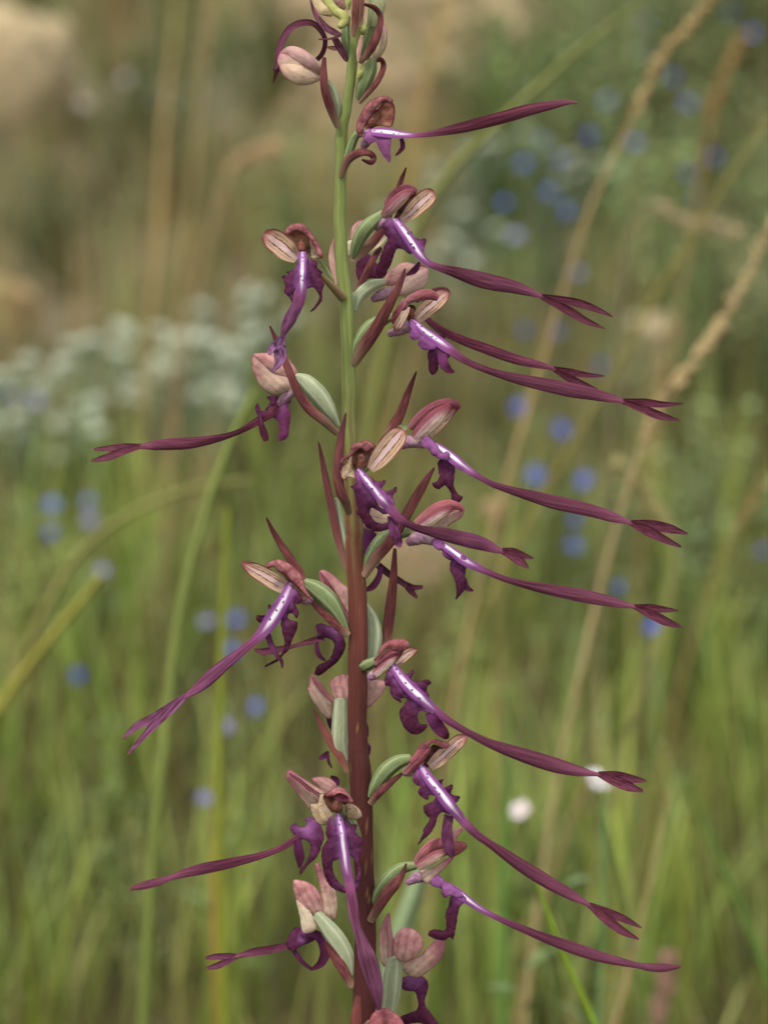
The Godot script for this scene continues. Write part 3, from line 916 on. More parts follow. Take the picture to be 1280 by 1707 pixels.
func left_side() -> void:
	# flower on the upper left, facing us, strap hanging down in a twist
	var f := flower("flower", 567, 494, 6)
	rod(f, "pedicel", Z(430, 360, 0.1641, [640, 600, 740, 700, 855, 825]), [8, 6, 2], [4, 6, 8], "plain", {"base": c8(140, 132, 88), "other": c8(150, 118, 90), "nu": 14})
	petal(f, "bract", Z(430, 360, 0.1641, [770, 660, 690, 540, 620, 440]), [6, 7, 9], [2, 2.5, 1], "green", {"nu": 12, "curl": -0.8})
	petal(f, "sepal", Z(430, 360, 0.1641, [400, 440, 310, 365, 215, 285, 130, 225, 55, 185]), [12, 12, 11, 11, 11], [8, 17, 19, 17, 7], "sepal_in", {"curl": 0.5, "roll": 5, "nu": 40, "nv": 28})
	leafy(f, "petal", Z(430, 360, 0.1641, [285, 180, 390, 145, 500, 195, 540, 330, 505, 390, 400, 385, 310, 300]), 12, "dark", {"bulge": -2.5, "col": c8(124, 84, 56), "mix": 0.35})
	leafy(f, "petal", Z(430, 360, 0.1641, [515, 215, 600, 300, 645, 415, 600, 435, 530, 425, 525, 330]), 13, "cream", {"bulge": -1.0})
	leafy(f, "hood", Z(430, 360, 0.1641, [272, 172, 295, 115, 370, 75, 460, 78, 530, 150, 600, 250, 662, 390, 640, 435, 612, 400, 560, 295, 500, 205, 390, 150, 310, 192]), 16, "hood", {"bulge": 3.0})
	rod(f, "column", Z(430, 360, 0.1641, [440, 250, 442, 300, 445, 350]), [13, 14, 15], [4, 6, 5], "column", {"nu": 12})
	lip(f, [504, 420, 504.5, 432, 504, 445, 503.5, 457, 503, 469, 502.5, 481, 500, 495, 495, 511, 489, 523, 483.5, 534, 478, 545, 474, 556, 472, 564], [15, 17, 18, 19, 19, 19, 19, 19, 19, 19, 19, 19, 19], [6.5, 7, 7, 7, 7.5, 9, 10, 10, 10.5, 11, 9, 6, 4], [0, 0, 0, 0, 0, -5, -10, -15, -20, -20, -25, -45, -60], [[[473, 558, 467, 574, 468, 590, 464, 608, 452, 621], [4, 10, 11, 7, 1], -1, 0, 15], [[472, 563, 463, 574, 453, 582, 449, 592], [4, 7, 6, 2], -1, 1, 15]], {"wl": 0.44, "red": c8(124, 78, 120), "red_tip": c8(132, 98, 142), "dots": 7})
	leafy(f, "side_lobe", Z(430, 360, 0.1641, [412, 480, 360, 540, 290, 570, 312, 598, 248, 612, 262, 660, 280, 720, 265, 770, 320, 830, 352, 895, 372, 850, 362, 790, 385, 750, 415, 700]), 16, "wing", {"root": [499, 462], "reach": 58, "rip": 1.6})
	leafy(f, "side_lobe", Z(430, 360, 0.1641, [500, 440, 570, 450, 610, 470, 600, 520, 655, 570, 640, 610, 678, 675, 652, 770, 652, 850, 605, 920, 532, 980, 545, 955, 600, 880, 622, 820, 592, 755, 545, 722, 500, 735, 480, 600]), 15, "wing", {"root": [510, 462], "reach": 62, "rip": 1.6})

	# pale flower seen from behind on the left, its strap pointing left
	f = flower("flower", 565, 722, 4)
	rod(f, "ovary", Z(400, 560, 0.1484, [625, 450, 740, 525, 880, 670, 1000, 840, 1105, 1010]), [2, 2, 3, 3, 2], [5, 13, 15, 11.5, 3.5], "paleovary", {"ribs": 0.07, "nu": 34, "na": 26})
	petal(f, "bract", [564, 724, 542, 703, 517, 683, 499, 658, 485, 626, 474, 598, 462, 570, 450, 543], [4, 8, 9, 9, 9, 8, 7, 6], [5, 7.5, 8, 7.5, 6.5, 5.5, 4, 1], "bract", {"curl": -0.9, "nu": 50})
	leafy(f, "sepal", Z(400, 560, 0.1484, [495, 210, 580, 290, 655, 420, 620, 470, 560, 440, 520, 330]), 0, "rear", {"bulge": 2.0})
	leafy(f, "hood", Z(400, 560, 0.1484, [155, 205, 330, 190, 490, 225, 560, 460, 440, 450, 330, 390, 230, 290]), 2, "rear", {"bulge": 4.0, "root": [460, 625], "reach": 60})
	leafy(f, "sepal", Z(400, 560, 0.1484, [150, 225, 250, 305, 380, 420, 560, 475, 605, 590, 540, 625, 420, 662, 330, 645, 230, 565, 160, 430, 130, 335]), 4, "pale", {"bulge": 4.5, "root": [470, 635], "reach": 75})
	rod(f, "lip_base", Z(400, 560, 0.1484, [620, 600, 520, 690, 430, 790]), [3, 2, 1], [9, 8, 7], "spur", {"nu": 14, "warm": 1.0})
	lip(f, [478, 660, 466, 676, 452, 688, 438, 697, 420, 708, 400, 719, 375, 728, 345, 735, 315, 739, 285, 741, 262, 742, 243, 743, 230, 744.5], [2, 2, 2, 2, 2, 2, 3, 3, 4, 4, 4, 4, 4], [8, 8, 8, 7, 6, 5, 6, 8, 10, 10, 8.5, 6, 4.5], [10, 10, 10, 0, -10, -30, -30, -20, -10, -10, 0, 30, 50], [[[236, 743.5, 210, 744, 185, 747, 157, 749], [4, 5.5, 5, 2], 1, 1, 10], [[236, 744, 210, 751, 180, 762, 151, 769], [4, 6, 6.5, 1.5], 2, 3, 10]], {"wl": 0.001, "red": c8(108, 52, 72)})
	leafy(f, "side_lobe", Z(400, 560, 0.1484, [300, 690, 350, 672, 425, 680, 400, 760, 330, 810, 260, 900, 225, 930, 180, 850, 172, 790, 205, 755, 245, 845, 310, 800, 340, 730]), 4, "wing", {"root": [455, 690], "reach": 60})
	petal(f, "side_lobe", Z(400, 560, 0.1484, [225, 890, 240, 990, 270, 1090, 298, 1180]), [5, 6, 6, 6], [2.5, 4, 6, 4], "wing", {"nu": 18, "col": c8(74, 30, 44), "curl": 0.9})
	leafy(f, "side_lobe", Z(400, 560, 0.1484, [355, 890, 430, 770, 540, 700, 575, 740, 535, 790, 572, 880, 552, 1050, 535, 1140, 455, 1182, 422, 1140, 442, 1060, 425, 960]), 2, "wing", {"root": [462, 672], "reach": 90, "bulge": 2.5, "col": c8(112, 52, 92), "mix": 0.4})

	# lower left flower, hooded and turned away to the left, strap running down to the left
	f = flower("flower", 579, 1056, 3)
	petal(f, "bract", [521, 1000, 507, 967, 498, 953, 483, 930, 468, 907, 455, 885, 444, 862], [-4, -4, -4, -4, -4, -3, -2], [5, 6, 7.5, 7.5, 6, 4, 0.7], "bract", {"curl": -0.6, "nu": 34})
	petal(f, "bract", [581, 1060, 562, 1042, 543, 1025, 520, 1003], [3, 4, 4, 3], [6, 8, 7, 4], "bract", {"curl": -0.7, "nu": 20})
	rod(f, "ovary", Z(390, 850, 0.1797, [650, 670, 770, 745, 880, 850, 970, 980, 1050, 1150]), [3, 3, 3, 3, 2], [7, 14, 15, 10, 5], "ovary", {"ribs": 0.07, "nu": 30, "col": c8(124, 146, 84), "mix": 0.4})
	petal(f, "sepal", Z(390, 850, 0.1797, [480, 725, 390, 670, 280, 605, 170, 545, 75, 490]), [5, 5, 4, 3, 3], [11, 14, 14, 11, 4], "sepal_in", {"curl": 0.5, "roll": 0, "nu": 40, "nv": 26})
	leafy(f, "petal", Z(390, 850, 0.1797, [400, 560, 480, 590, 560, 690, 600, 770, 540, 750, 490, 720, 480, 640]), 5, "dark", {"bulge": -1.5})
	leafy(f, "petal", Z(390, 850, 0.1797, [480, 595, 560, 680, 640, 760, 690, 810, 640, 845, 590, 790, 545, 700]), 8, "cream", {"bulge": -0.5, "col": c8(150, 96, 70), "mix": 0.4})
	leafy(f, "hood", Z(390, 850, 0.1797, [292, 515, 340, 475, 430, 458, 510, 495, 590, 560, 650, 650, 665, 720, 705, 790, 735, 850, 690, 820, 600, 720, 520, 640, 470, 590, 400, 562, 375, 532, 310, 542]), 10, "hood", {"bulge": 3.0})
	rod(f, "spur", Z(390, 850, 0.1797, [600, 800, 660, 835, 725, 840]), [6, 6, 6], [7, 8, 5], "spur", {"nu": 12, "col": c8(186, 120, 124)})
	lip(f, [486, 972, 479, 988, 471, 1004, 462, 1019, 453, 1033, 443, 1047, 432, 1060, 415, 1075, 397, 1090, 377, 1106, 356, 1124, 336, 1141, 320, 1153, 307, 1162], [7, 8, 9, 9, 9, 9, 9, 9, 9, 9, 9, 9, 9, 9], [7, 9, 11, 12, 12.5, 11, 9, 7.5, 8, 9.5, 11, 10, 7, 4], [10, 10, 5, 0, 0, 0, 10, 15, 10, 0, 0, 10, 30, 50], [[[313, 1157, 283, 1179, 256, 1197, 228, 1211, 203, 1233], [4, 7, 8, 6, 1], 0, 1, 10], [[312, 1158, 285, 1182, 258, 1208, 232, 1236, 222, 1247, 213, 1259], [4, 8, 7, 4, 3.5, 1.5], 1, 2, 10]], {"wl": 0.42, "red": c8(118, 66, 104), "red_tip": c8(128, 78, 116)})
	leafy(f, "side_lobe", Z(390, 850, 0.1797, [315, 905, 325, 875, 352, 890, 395, 885, 390, 930, 360, 950]), 7, "wing", {"root": [470, 1010]})
	leafy(f, "side_lobe", Z(390, 850, 0.1797, [205, 1015, 225, 975, 330, 990, 340, 1010, 300, 1060, 262, 1095, 250, 1055]), 7, "wing", {"root": [460, 1030]})
	petal(f, "side_lobe", Z(390, 850, 0.1797, [310, 1150, 350, 1260, 400, 1350, 440, 1400, 450, 1470]), [7, 7, 8, 8, 8], [5, 5, 3.5, 3, 0.8], "wing", {"nu": 22})
	leafy(f, "side_lobe", Z(390, 850, 0.1797, [580, 735, 632, 830, 595, 880, 560, 860, 605, 950, 580, 1005, 545, 960, 505, 970, 510, 1015, 582, 1035, 588, 1100, 540, 1210, 510, 1290, 440, 1370, 380, 1420, 292, 1458, 300, 1432, 400, 1380, 452, 1310, 472, 1230, 440, 1090, 440, 980, 480, 830, 530, 740]), 7, "wing", {"root": [471, 1012], "reach": 72, "rip": 1.5})

	# dusky flower behind the stem on the left
	f = flower("flower", 588, 1010, -16)
	leafy(f, "hood", Z(390, 850, 0.1797, [788, 610, 815, 555, 900, 590, 1000, 680, 1070, 760, 1090, 1050, 1010, 1020, 900, 880, 830, 740]), -13, "pale", {"bulge": 4.0, "root": [578, 1020], "reach": 75, "col": c8(178, 120, 128), "mix": 0.35})
	petal(f, "sepal", Z(390, 850, 0.1797, [1060, 990, 960, 840, 880, 700, 800, 580]), [-9, -9, -9, -10], [5, 5, 4, 1], "flank", {"curl": -0.6, "nu": 20})
	leafy(f, "lip", Z(390, 850, 0.1797, [758, 1075, 800, 1052, 900, 1078, 980, 1120, 1034, 1230, 1022, 1310, 960, 1410, 880, 1475, 795, 1535, 748, 1510, 785, 1440, 880, 1390, 922, 1300, 922, 1222, 850, 1185, 780, 1192, 770, 1130]), -13, "wing", {"root": [560, 1045], "reach": 90, "lum": 0.95})
	petal(f, "side_lobe", Z(390, 850, 0.1797, [768, 1215, 775, 1310, 805, 1365, 850, 1400]), [-13, -13, -13, -13], [2.5, 4, 3.5, 2], "wing", {"nu": 16})
	petal(f, "lip", [540, 1062, 515, 1070, 490, 1077, 462, 1083, 440, 1086, 424, 1083], [-13, -13, -13, -13, -13, -13], [6, 5, 4, 5.5, 6, 2], "lip", {"wl": 0.001, "nu": 36, "roll": [0, 20, 40, 10, 0, 0]})


func middle_right() -> void:
	# flower in front of the stem, facing half right, cream petal raised
	var f := flower("flower", 586, 850, 12)
	petal(f, "bract", Z(540, 680, 0.1406, [300, 1270, 262, 1130, 205, 1010, 168, 820, 178, 560, 212, 300, 262, 55]), [12, 15, 16, 16, 15, 14, 12], [5, 7, 8, 8.5, 7.5, 5, 0.6], "bract", {"curl": -0.9, "nu": 44, "lum": 0.82})
	leafy(f, "petal", Z(540, 680, 0.1406, [340, 560, 430, 480, 590, 470, 590, 600, 530, 650, 500, 710, 420, 735, 350, 710]), 15, "dark", {"bulge": -2.5})
	petal(f, "sepal", Z(540, 680, 0.1406, [550, 735, 640, 625, 740, 500, 835, 380, 905, 300, 945, 268]), [15, 15, 14, 13, 12, 11], [7, 14, 18, 18, 13, 4], "sepal_in", {"curl": 0.5, "roll": 5, "nu": 44, "nv": 28})
	leafy(f, "petal", Z(540, 680, 0.1406, [335, 555, 255, 640, 195, 740, 205, 820, 250, 862, 290, 822, 375, 840, 372, 740, 335, 690]), 17, "cream", {"bulge": -1.0, "gx": 0.05})
	leafy(f, "hood", Z(540, 680, 0.1406, [318, 470, 350, 425, 420, 405, 490, 380, 560, 400, 612, 460, 570, 490, 500, 520, 430, 480, 370, 540, 300, 590, 230, 640, 195, 740, 178, 700, 200, 610, 290, 545]), 20, "hood", {"bulge": 3.0})
	rod(f, "column", Z(540, 680, 0.1406, [440, 570, 445, 620, 430, 690]), [17, 18, 18], [4, 6, 5], "column", {"nu": 12})
	lip(f, [596, 782, 602, 790, 609, 798, 616, 807, 624, 816, 632, 826, 641, 836, 650, 847, 660, 858, 671, 868, 682, 875, 695, 880.5, 715, 886, 740, 891.5, 765, 897, 790, 902.5, 812, 909, 830, 916, 842, 921], [17, 19, 20, 21, 21, 21, 21, 20, 20, 20, 19, 18, 17, 17, 16, 16, 15, 15, 15], [5, 6, 7, 7, 7.5, 8.5, 9, 9, 8, 7, 6, 6, 8, 11, 12, 12.5, 10, 7, 4], [10, 10, 15, 15, 15, 15, 15, 20, 20, 20, 0, -15, -20, -15, -5, 0, 10, 40, 60], [[[836, 918, 855, 921, 872, 926, 889, 931], [5, 7.5, 6, 1], 1, 1, -10], [[836, 918, 853, 926, 868, 936, 881, 948], [5, 8, 7, 1], 2, 3, -15]], {"wl": 0.36, "red": c8(96, 48, 78), "dots": 7})
	leafy(f, "side_lobe", Z(540, 680, 0.1406, [372, 730, 460, 830, 560, 960, 620, 1090, 660, 1170, 770, 1240, 700, 1262, 620, 1205, 560, 1190, 545, 1250, 580, 1315, 640, 1362, 720, 1372, 790, 1335, 785, 1420, 720, 1452, 620, 1468, 540, 1440, 480, 1385, 420, 1290, 378, 1240, 402, 1200, 382, 1130, 370, 1050, 350, 970, 312, 935, 340, 918, 385, 880, 370, 820]), 18, "wing", {"root": [617, 815], "reach": 72, "bulge": 3.0})
	leafy(f, "side_lobe", Z(540, 680, 0.1406, [540, 790, 600, 862, 680, 872, 715, 852, 735, 880, 690, 955, 740, 985, 800, 968, 850, 932, 864, 980, 818, 1040, 838, 1120, 832, 1200, 760, 1120, 650, 980]), 17, "wing", {"root": [628, 820], "reach": 45, "rip": 1.5})
	petal(f, "side_lobe", Z(540, 680, 0.1406, [800, 1280, 820, 1400, 850, 1520, 882, 1600, 900, 1655]), [18, 19, 19, 18, 18], [7, 8, 8.5, 7, 2], "lip", {"wl": 0.001, "nu": 26, "red": c8(116, 60, 112), "roll": 5})

	# flower above to the right, hood in profile, strap arching right
	f = flower("flower", 650, 742, -4)
	petal(f, "bract", [640, 740, 655, 712, 668, 688, 680, 655, 694, 619], [-6, -7, -7, -7, -6], [6, 9, 8, 5.5, 0.8], "bract", {"curl": -0.8, "nu": 28})
	rod(f, "ovary", [598, 795, 620, 765, 645, 745, 668, 738], [-6, -6, -5, -3], [4, 9, 10, 9], "ovary", {"ribs": 0.06})
	petal(f, "bract", Z(640, 660, 0.1406, [150, 420, 200, 380, 270, 360]), [-2, -2, -2], [2, 6, 5], "green", {"nu": 10})
	rod(f, "spur", Z(640, 660, 0.1406, [480, 570, 330, 545, 200, 560, 140, 600]), [1, 0, 0, -1], [8, 10, 11, 7], "spur", {"nu": 20, "warm": 1.0})
	petal(f, "petal", Z(640, 660, 0.1406, [540, 470, 640, 360, 740, 255, 850, 140]), [-2, -2, -2, -2], [5, 8, 8, 5], "sepal_in", {"curl": 0.4, "nv": 20})
	petal(f, "hood", Z(640, 660, 0.1406, [300, 390, 430, 250, 590, 130, 740, 80, 850, 110, 878, 165]), [2, 3, 4, 4, 3, 2], [5, 8, 8, 7, 7, 3], "flank", {"curl": -1.1, "nu": 34, "col": c8(146, 82, 94), "mix": 0.4})
	petal(f, "sepal", Z(640, 660, 0.1406, [365, 520, 450, 420, 560, 310, 670, 205, 790, 110]), [4, 5, 6, 6, 5], [8, 13, 14, 12, 5], "lateral", {"curl": -0.7, "nu": 36, "nv": 30})
	lip(f, [705, 731, 713, 736, 722, 741, 732, 747, 742, 754, 753, 762, 764, 770.5, 775, 779, 787, 787.5, 802, 797, 822, 807.5, 850, 817, 885, 827, 920, 836.5, 955, 844, 990, 852.5, 1020, 861, 1042, 868, 1055, 872.5], [2, 3, 4, 5, 5, 5, 5, 4, 4, 3, 2, 1, 0, 0, 0, 0, 0, 0, 0], [5, 7, 9, 11, 12.5, 13, 12, 9, 6.5, 5, 5, 6.5, 9.5, 11.5, 11.5, 10.5, 9, 6, 4], [50, 50, 50, 50, 50, 50, 45, 40, 30, 15, 0, -10, -10, -5, 0, 0, 15, 40, 55], [[[1050, 870.5, 1085, 875, 1115, 881, 1146, 890], [4, 8.5, 8, 1.5], 1, 1, -10], [[1050, 871, 1078, 884, 1105, 898, 1135, 912], [4, 8, 7.5, 1.5], 2, 3, -15]], {"wl": 0.42, "dots": 0})
	leafy(f, "side_lobe", Z(640, 660, 0.1406, [430, 570, 470, 480, 540, 490, 610, 560, 640, 590, 690, 675, 740, 655, 785, 700, 745, 765, 700, 760, 640, 742, 560, 690, 530, 635, 470, 612]), 6, "wing", {"root": [733, 745], "reach": 55, "rip": 1.8})
	leafy(f, "side_lobe", Z(640, 660, 0.1406, [645, 770, 750, 725, 835, 820, 832, 980, 822, 1050, 855, 1130, 905, 1200, 850, 1255, 800, 1225, 790, 1150, 722, 1055, 695, 1080, 640, 1108, 588, 1080, 568, 1035, 620, 1015, 655, 950, 640, 860]), 4, "wing", {"root": [752, 762], "reach": 75, "bulge": 2.5})
	leafy(f, "side_lobe", Z(640, 660, 0.1406, [800, 1170, 850, 1165, 930, 1190, 920, 1235, 850, 1290, 810, 1270]), 4, "wing", {"root": [735, 790]})

	# flower below it with a rosy closed hood
	f = flower("flower", 610, 957, 0)
	petal(f, "bract", [606, 962, 625, 932, 650, 903, 672, 868, 696, 825, 712, 798, 724, 779], [2, 4, 5, 5, 4, 4, 3], [6, 9, 9, 8.5, 8, 5, 0.8], "bract", {"curl": -0.9, "nu": 44})
	rod(f, "ovary", Z(590, 820, 0.1641, [100, 830, 160, 690, 260, 540, 380, 440, 560, 400]), [0, 1, 1, 1, 1], [4, 10, 13, 11, 8], "ovary", {"ribs": 0.07, "nu": 30, "na": 24})
	rod(f, "spur", Z(590, 820, 0.1641, [810, 500, 700, 470, 620, 480, 550, 520]), [3, 3, 3, 2], [8, 10, 11, 6], "spur", {"nu": 18, "warm": 1.0})
	leafy(f, "sepal", Z(590, 820, 0.1641, [740, 370, 860, 290, 1000, 200, 1100, 160, 1120, 200, 1080, 270, 980, 330, 920, 395, 820, 430]), 3, "pale", {"bulge": 2.5, "root": [735, 880], "reach": 55})
	petal(f, "hood", Z(590, 820, 0.1641, [620, 330, 720, 260, 840, 170, 960, 130, 1060, 150, 1110, 190]), [5, 6, 7, 7, 6, 5], [6, 9, 10, 8, 6, 3], "hood", {"curl": -1.1, "nu": 32, "col": c8(176, 96, 104), "mix": 0.45})
	petal(f, "sepal", Z(590, 820, 0.1641, [660, 360, 760, 300, 880, 220, 1000, 165]), [7, 8, 8, 7], [6, 9, 8, 4], "lateral", {"curl": -0.7, "nu": 28, "nv": 26})
	lip(f, [716, 896, 726, 902, 737, 908, 748, 915, 758, 922, 769, 930, 781, 938, 795, 945, 812, 953, 835, 963, 865, 972, 900, 980, 940, 987.5, 980, 995, 1020, 1003, 1048, 1009, 1062, 1012], [2, 3, 4, 5, 5, 5, 5, 4, 3, 2, 1, 0, 0, 0, 0, 0, 0], [5, 7, 9, 10, 11, 11.5, 10, 7.5, 5.5, 5, 6, 8.5, 10.5, 11, 8.5, 5, 4], [50, 50, 50, 50, 50, 45, 40, 30, 20, 0, -10, -10, -5, 0, 10, 35, 50], [[[1056, 1011, 1085, 1013, 1108, 1016, 1130, 1018], [4, 7, 5, 1.2], 1, 1, -10], [[1056, 1011.5, 1082, 1022, 1108, 1035, 1139, 1047], [4, 8, 8, 1.2], 2, 3, -15]], {"wl": 0.42, "dots": 0})
	leafy(f, "side_lobe", Z(590, 820, 0.1641, [785, 510, 825, 472, 900, 500, 960, 600, 1040, 660, 1100, 640, 1138, 670, 1110, 715, 1030, 700, 960, 690, 900, 640, 895, 600, 830, 580]), 5, "wing", {"root": [745, 912], "reach": 55, "rip": 1.8})
	leafy(f, "side_lobe", Z(590, 820, 0.1641, [990, 690, 1110, 650, 1140, 710, 1130, 850, 1120, 990, 1070, 1060, 1030, 1092, 1040, 1000, 1015, 880, 975, 790]), 4, "wing", {"root": [768, 925], "reach": 75, "bulge": 2.5})
	petal(f, "side_lobe", Z(590, 820, 0.1641, [1110, 880, 1140, 970, 1210, 1005]), [3, 3, 3], [5, 5, 1.5], "wing", {"nu": 14})

	# flower turned away behind the stem
	f = flower("flower", 612, 1020, -16)
	petal(f, "bract", [578, 950, 562, 892, 550, 832, 540, 782, 531, 736], [-9, -9, -9, -9, -9], [5, 6.5, 6.5, 5, 0.8], "bract", {"curl": -0.8, "nu": 34, "col": c8(140, 84, 86), "mix": 0.4})
	rod(f, "ovary", [578, 945, 572, 910, 565, 870, 560, 832], [-11, -11, -12, -12], [6, 9, 9, 5], "paleovary", {"ribs": 0.05, "col": c8(208, 180, 172), "mix": 0.4})
	leafy(f, "sepal", [600, 850, 618, 840, 650, 850, 662, 870, 640, 882, 612, 884, 600, 872], -14, "pale", {"bulge": 3.0})
	leafy(f, "lip", Z(590, 820, 0.1641, [60, 390, 140, 370, 230, 430, 190, 520, 190, 620, 130, 680, 60, 640]), -16, "wing", {"root": [610, 880], "reach": 60, "col": c8(108, 44, 104), "mix": 0.4})
	petal(f, "side_lobe", Z(590, 820, 0.1641, [275, 760, 250, 870, 190, 960, 120, 1000]), [-20, -20, -20, -20], [4, 5.5, 6, 3], "wing", {"nu": 18})
	petal(f, "lip", Z(590, 820, 0.1641, [240, 740, 350, 830, 450, 895, 540, 955]), [-22, -23, -24, -25], [6, 6, 5.5, 5], "lip", {"wl": 0.001, "nu": 24, "red": c8(78, 36, 56)})
	petal(f, "lip_tip", Z(590, 820, 0.1641, [520, 935, 600, 970, 700, 965]), [-25, -25, -25], [5, 5, 3], "lip", {"wl": 0.001, "nu": 12, "red": c8(74, 34, 50)})
	petal(f, "lip_tip", Z(590, 820, 0.1641, [520, 935, 580, 1010, 645, 1080]), [-25, -25, -25], [5, 5.5, 1.5], "lip", {"wl": 0.001, "nu": 12, "red": c8(74, 34, 50)})
	f = flower("flower", 616, 1100, -8)
	petal(f, "bract", [640, 1082, 645, 1058, 651, 1009, 656, 960, 658, 914], [-9, -9, -9, -9, -9], [7, 9, 9, 6.5, 2.5], "bract", {"curl": -0.8, "nu": 34, "lum": 1.05})
	rod(f, "ovary", [608, 1005, 622, 1035, 625, 1068, 616, 1110], [-7, -6, -5, -4], [4, 9, 11, 9], "paleovary", {"ribs": 0.05})


func lower_right() -> void:
	# flower close to the stem on the right, white stripe and jagged dark wings
	var f := flower("flower", 614, 1100, 6)
	rod(f, "ovary", [604, 1112, 614, 1108, 626, 1102], [1, 4, 5], [8, 9, 7], "ovary", {"ribs": 0.05, "nu": 12})
	leafy(f, "petal", Z(580, 1040, 0.15625, [300, 420, 400, 350, 500, 290, 590, 280, 570, 340, 480, 430, 330, 560, 290, 480]), 8, "dark", {"bulge": -1.0})
	petal(f, "sepal", Z(580, 1040, 0.15625, [490, 450, 570, 380, 650, 310, 735, 278]), [6, 6, 5, 4], [6, 8, 8, 3], "sepal_in", {"curl": 0.5, "nv": 20})
	leafy(f, "hood", Z(580, 1040, 0.15625, [325, 330, 350, 250, 400, 200, 480, 165, 600, 160, 660, 215, 640, 255, 580, 285, 500, 285, 430, 262, 370, 310, 290, 400, 280, 370]), 12, "hood", {"bulge": 4.0, "col": c8(166, 88, 98), "mix": 0.4})
	petal(f, "hood", Z(580, 1040, 0.15625, [290, 440, 380, 370, 470, 310, 570, 290]), [11, 12, 12, 11], [5, 6.5, 6.5, 4], "flank", {"curl": -0.9})
	petal(f, "sepal", Z(580, 1040, 0.15625, [280, 545, 370, 470, 450, 390, 530, 330]), [12, 12, 12, 11], [6, 7, 7, 3], "lateral", {"curl": -0.7, "nv": 26})
	rod(f, "spur", Z(580, 1040, 0.15625, [330, 530, 270, 550, 220, 580]), [10, 10, 10], [7, 8, 5], "spur", {"nu": 12})
	lip(f, [652, 1108, 661, 1119, 670, 1131, 680, 1142.5, 690, 1152.5, 701, 1162, 712, 1172.5, 724, 1183.5, 740, 1196, 760, 1209.5, 785, 1224, 815, 1239, 850, 1252, 890, 1265, 925, 1275.5, 960, 1284, 985, 1288.5, 1003, 1291.5], [10, 12, 13, 14, 14, 14, 13, 12, 11, 10, 9, 8, 7, 6, 5, 5, 5, 5], [6, 8, 9.5, 10.5, 11, 10.5, 9.5, 8, 7, 6, 6, 7.5, 10.5, 12.5, 12.5, 9.5, 6, 4], [20, 20, 20, 20, 20, 20, 20, 20, 15, 5, -5, -10, -10, -5, 0, 10, 40, 60], [[[996, 1290, 1025, 1294, 1050, 1298, 1077, 1302], [4, 9, 7.5, 2], 1, 1, -10], [[996, 1290.5, 1022, 1300, 1048, 1311, 1071, 1319], [4, 9, 8, 2], 2, 3, -10]], {"wl": 0.4, "dots": 7})
	leafy(f, "side_lobe", Z(580, 1040, 0.15625, [430, 490, 520, 590, 640, 720, 760, 830, 840, 940, 770, 930, 742, 990, 770, 1062, 848, 1078, 800, 1152, 710, 1182, 620, 1132, 570, 1050, 548, 940, 600, 860, 632, 805, 560, 795, 572, 842, 500, 805, 450, 740, 442, 668, 395, 655, 392, 595]), 12, "wing", {"root": [676, 1140], "reach": 70, "bulge": 3.0, "rip": 1.6})
	leafy(f, "side_lobe", Z(580, 1040, 0.15625, [560, 520, 640, 530, 690, 488, 704, 520, 678, 572, 690, 612, 790, 606, 850, 590, 888, 630, 840, 682, 862, 780, 760, 710, 640, 600]), 11, "wing", {"root": [683, 1138], "reach": 42, "rip": 1.5})
	petal(f, "side_lobe", Z(580, 1040, 0.15625, [865, 940, 910, 1030, 970, 1110, 1030, 1180, 1062, 1225]), [12, 12, 11, 11, 10], [7, 10, 10.5, 8, 2.5], "wing", {"nu": 22})

	# flower below it, strap falling steeply to the right
	f = flower("flower", 616, 1334, 3)
	rod(f, "ovary", Z(600, 1210, 0.15625, [105, 760, 165, 640, 270, 490, 400, 390, 540, 350]), [2, 3, 4, 4, 4], [4, 9, 12, 11, 7], "ovary", {"ribs": 0.07, "nu": 30, "na": 24})
	petal(f, "bract", Z(600, 1210, 0.15625, [100, 840, 200, 720, 320, 610, 455, 505]), [3, 5, 5, 4], [5, 6.5, 5.5, 2], "bract", {"curl": -0.8})
	leafy(f, "petal", Z(600, 1210, 0.15625, [650, 400, 720, 290, 780, 200, 880, 240, 870, 290, 760, 340, 730, 440, 640, 450]), 5, "dark", {"bulge": -1.5})
	petal(f, "sepal", Z(600, 1210, 0.15625, [745, 440, 850, 350, 960, 250, 1060, 160, 1140, 112]), [5, 5, 4, 3, 2], [8, 12, 12.5, 11, 4], "sepal_in", {"curl": 0.5, "nu": 40, "nv": 26, "roll": 5})
	leafy(f, "hood", Z(600, 1210, 0.15625, [585, 290, 640, 200, 760, 148, 850, 148, 955, 195, 900, 245, 850, 215, 770, 182, 720, 240, 650, 330, 560, 400, 530, 360]), 9, "hood", {"bulge": 3.5, "col": c8(168, 90, 100), "mix": 0.4})
	petal(f, "sepal", Z(600, 1210, 0.15625, [475, 515, 570, 420, 660, 330, 750, 230]), [9, 10, 10, 9], [7, 7, 6.5, 3], "flank", {"curl": -0.9})
	petal(f, "petal", Z(600, 1210, 0.15625, [560, 550, 620, 450, 680, 370]), [8, 8, 8], [4, 6, 3], "sepal_in", {"curl": 0.4, "nu": 14})
	rod(f, "spur", Z(600, 1210, 0.15625, [570, 470, 520, 490, 465, 510]), [7, 7, 7], [8, 8, 5], "spur", {"nu": 12, "col": c8(186, 120, 130)})
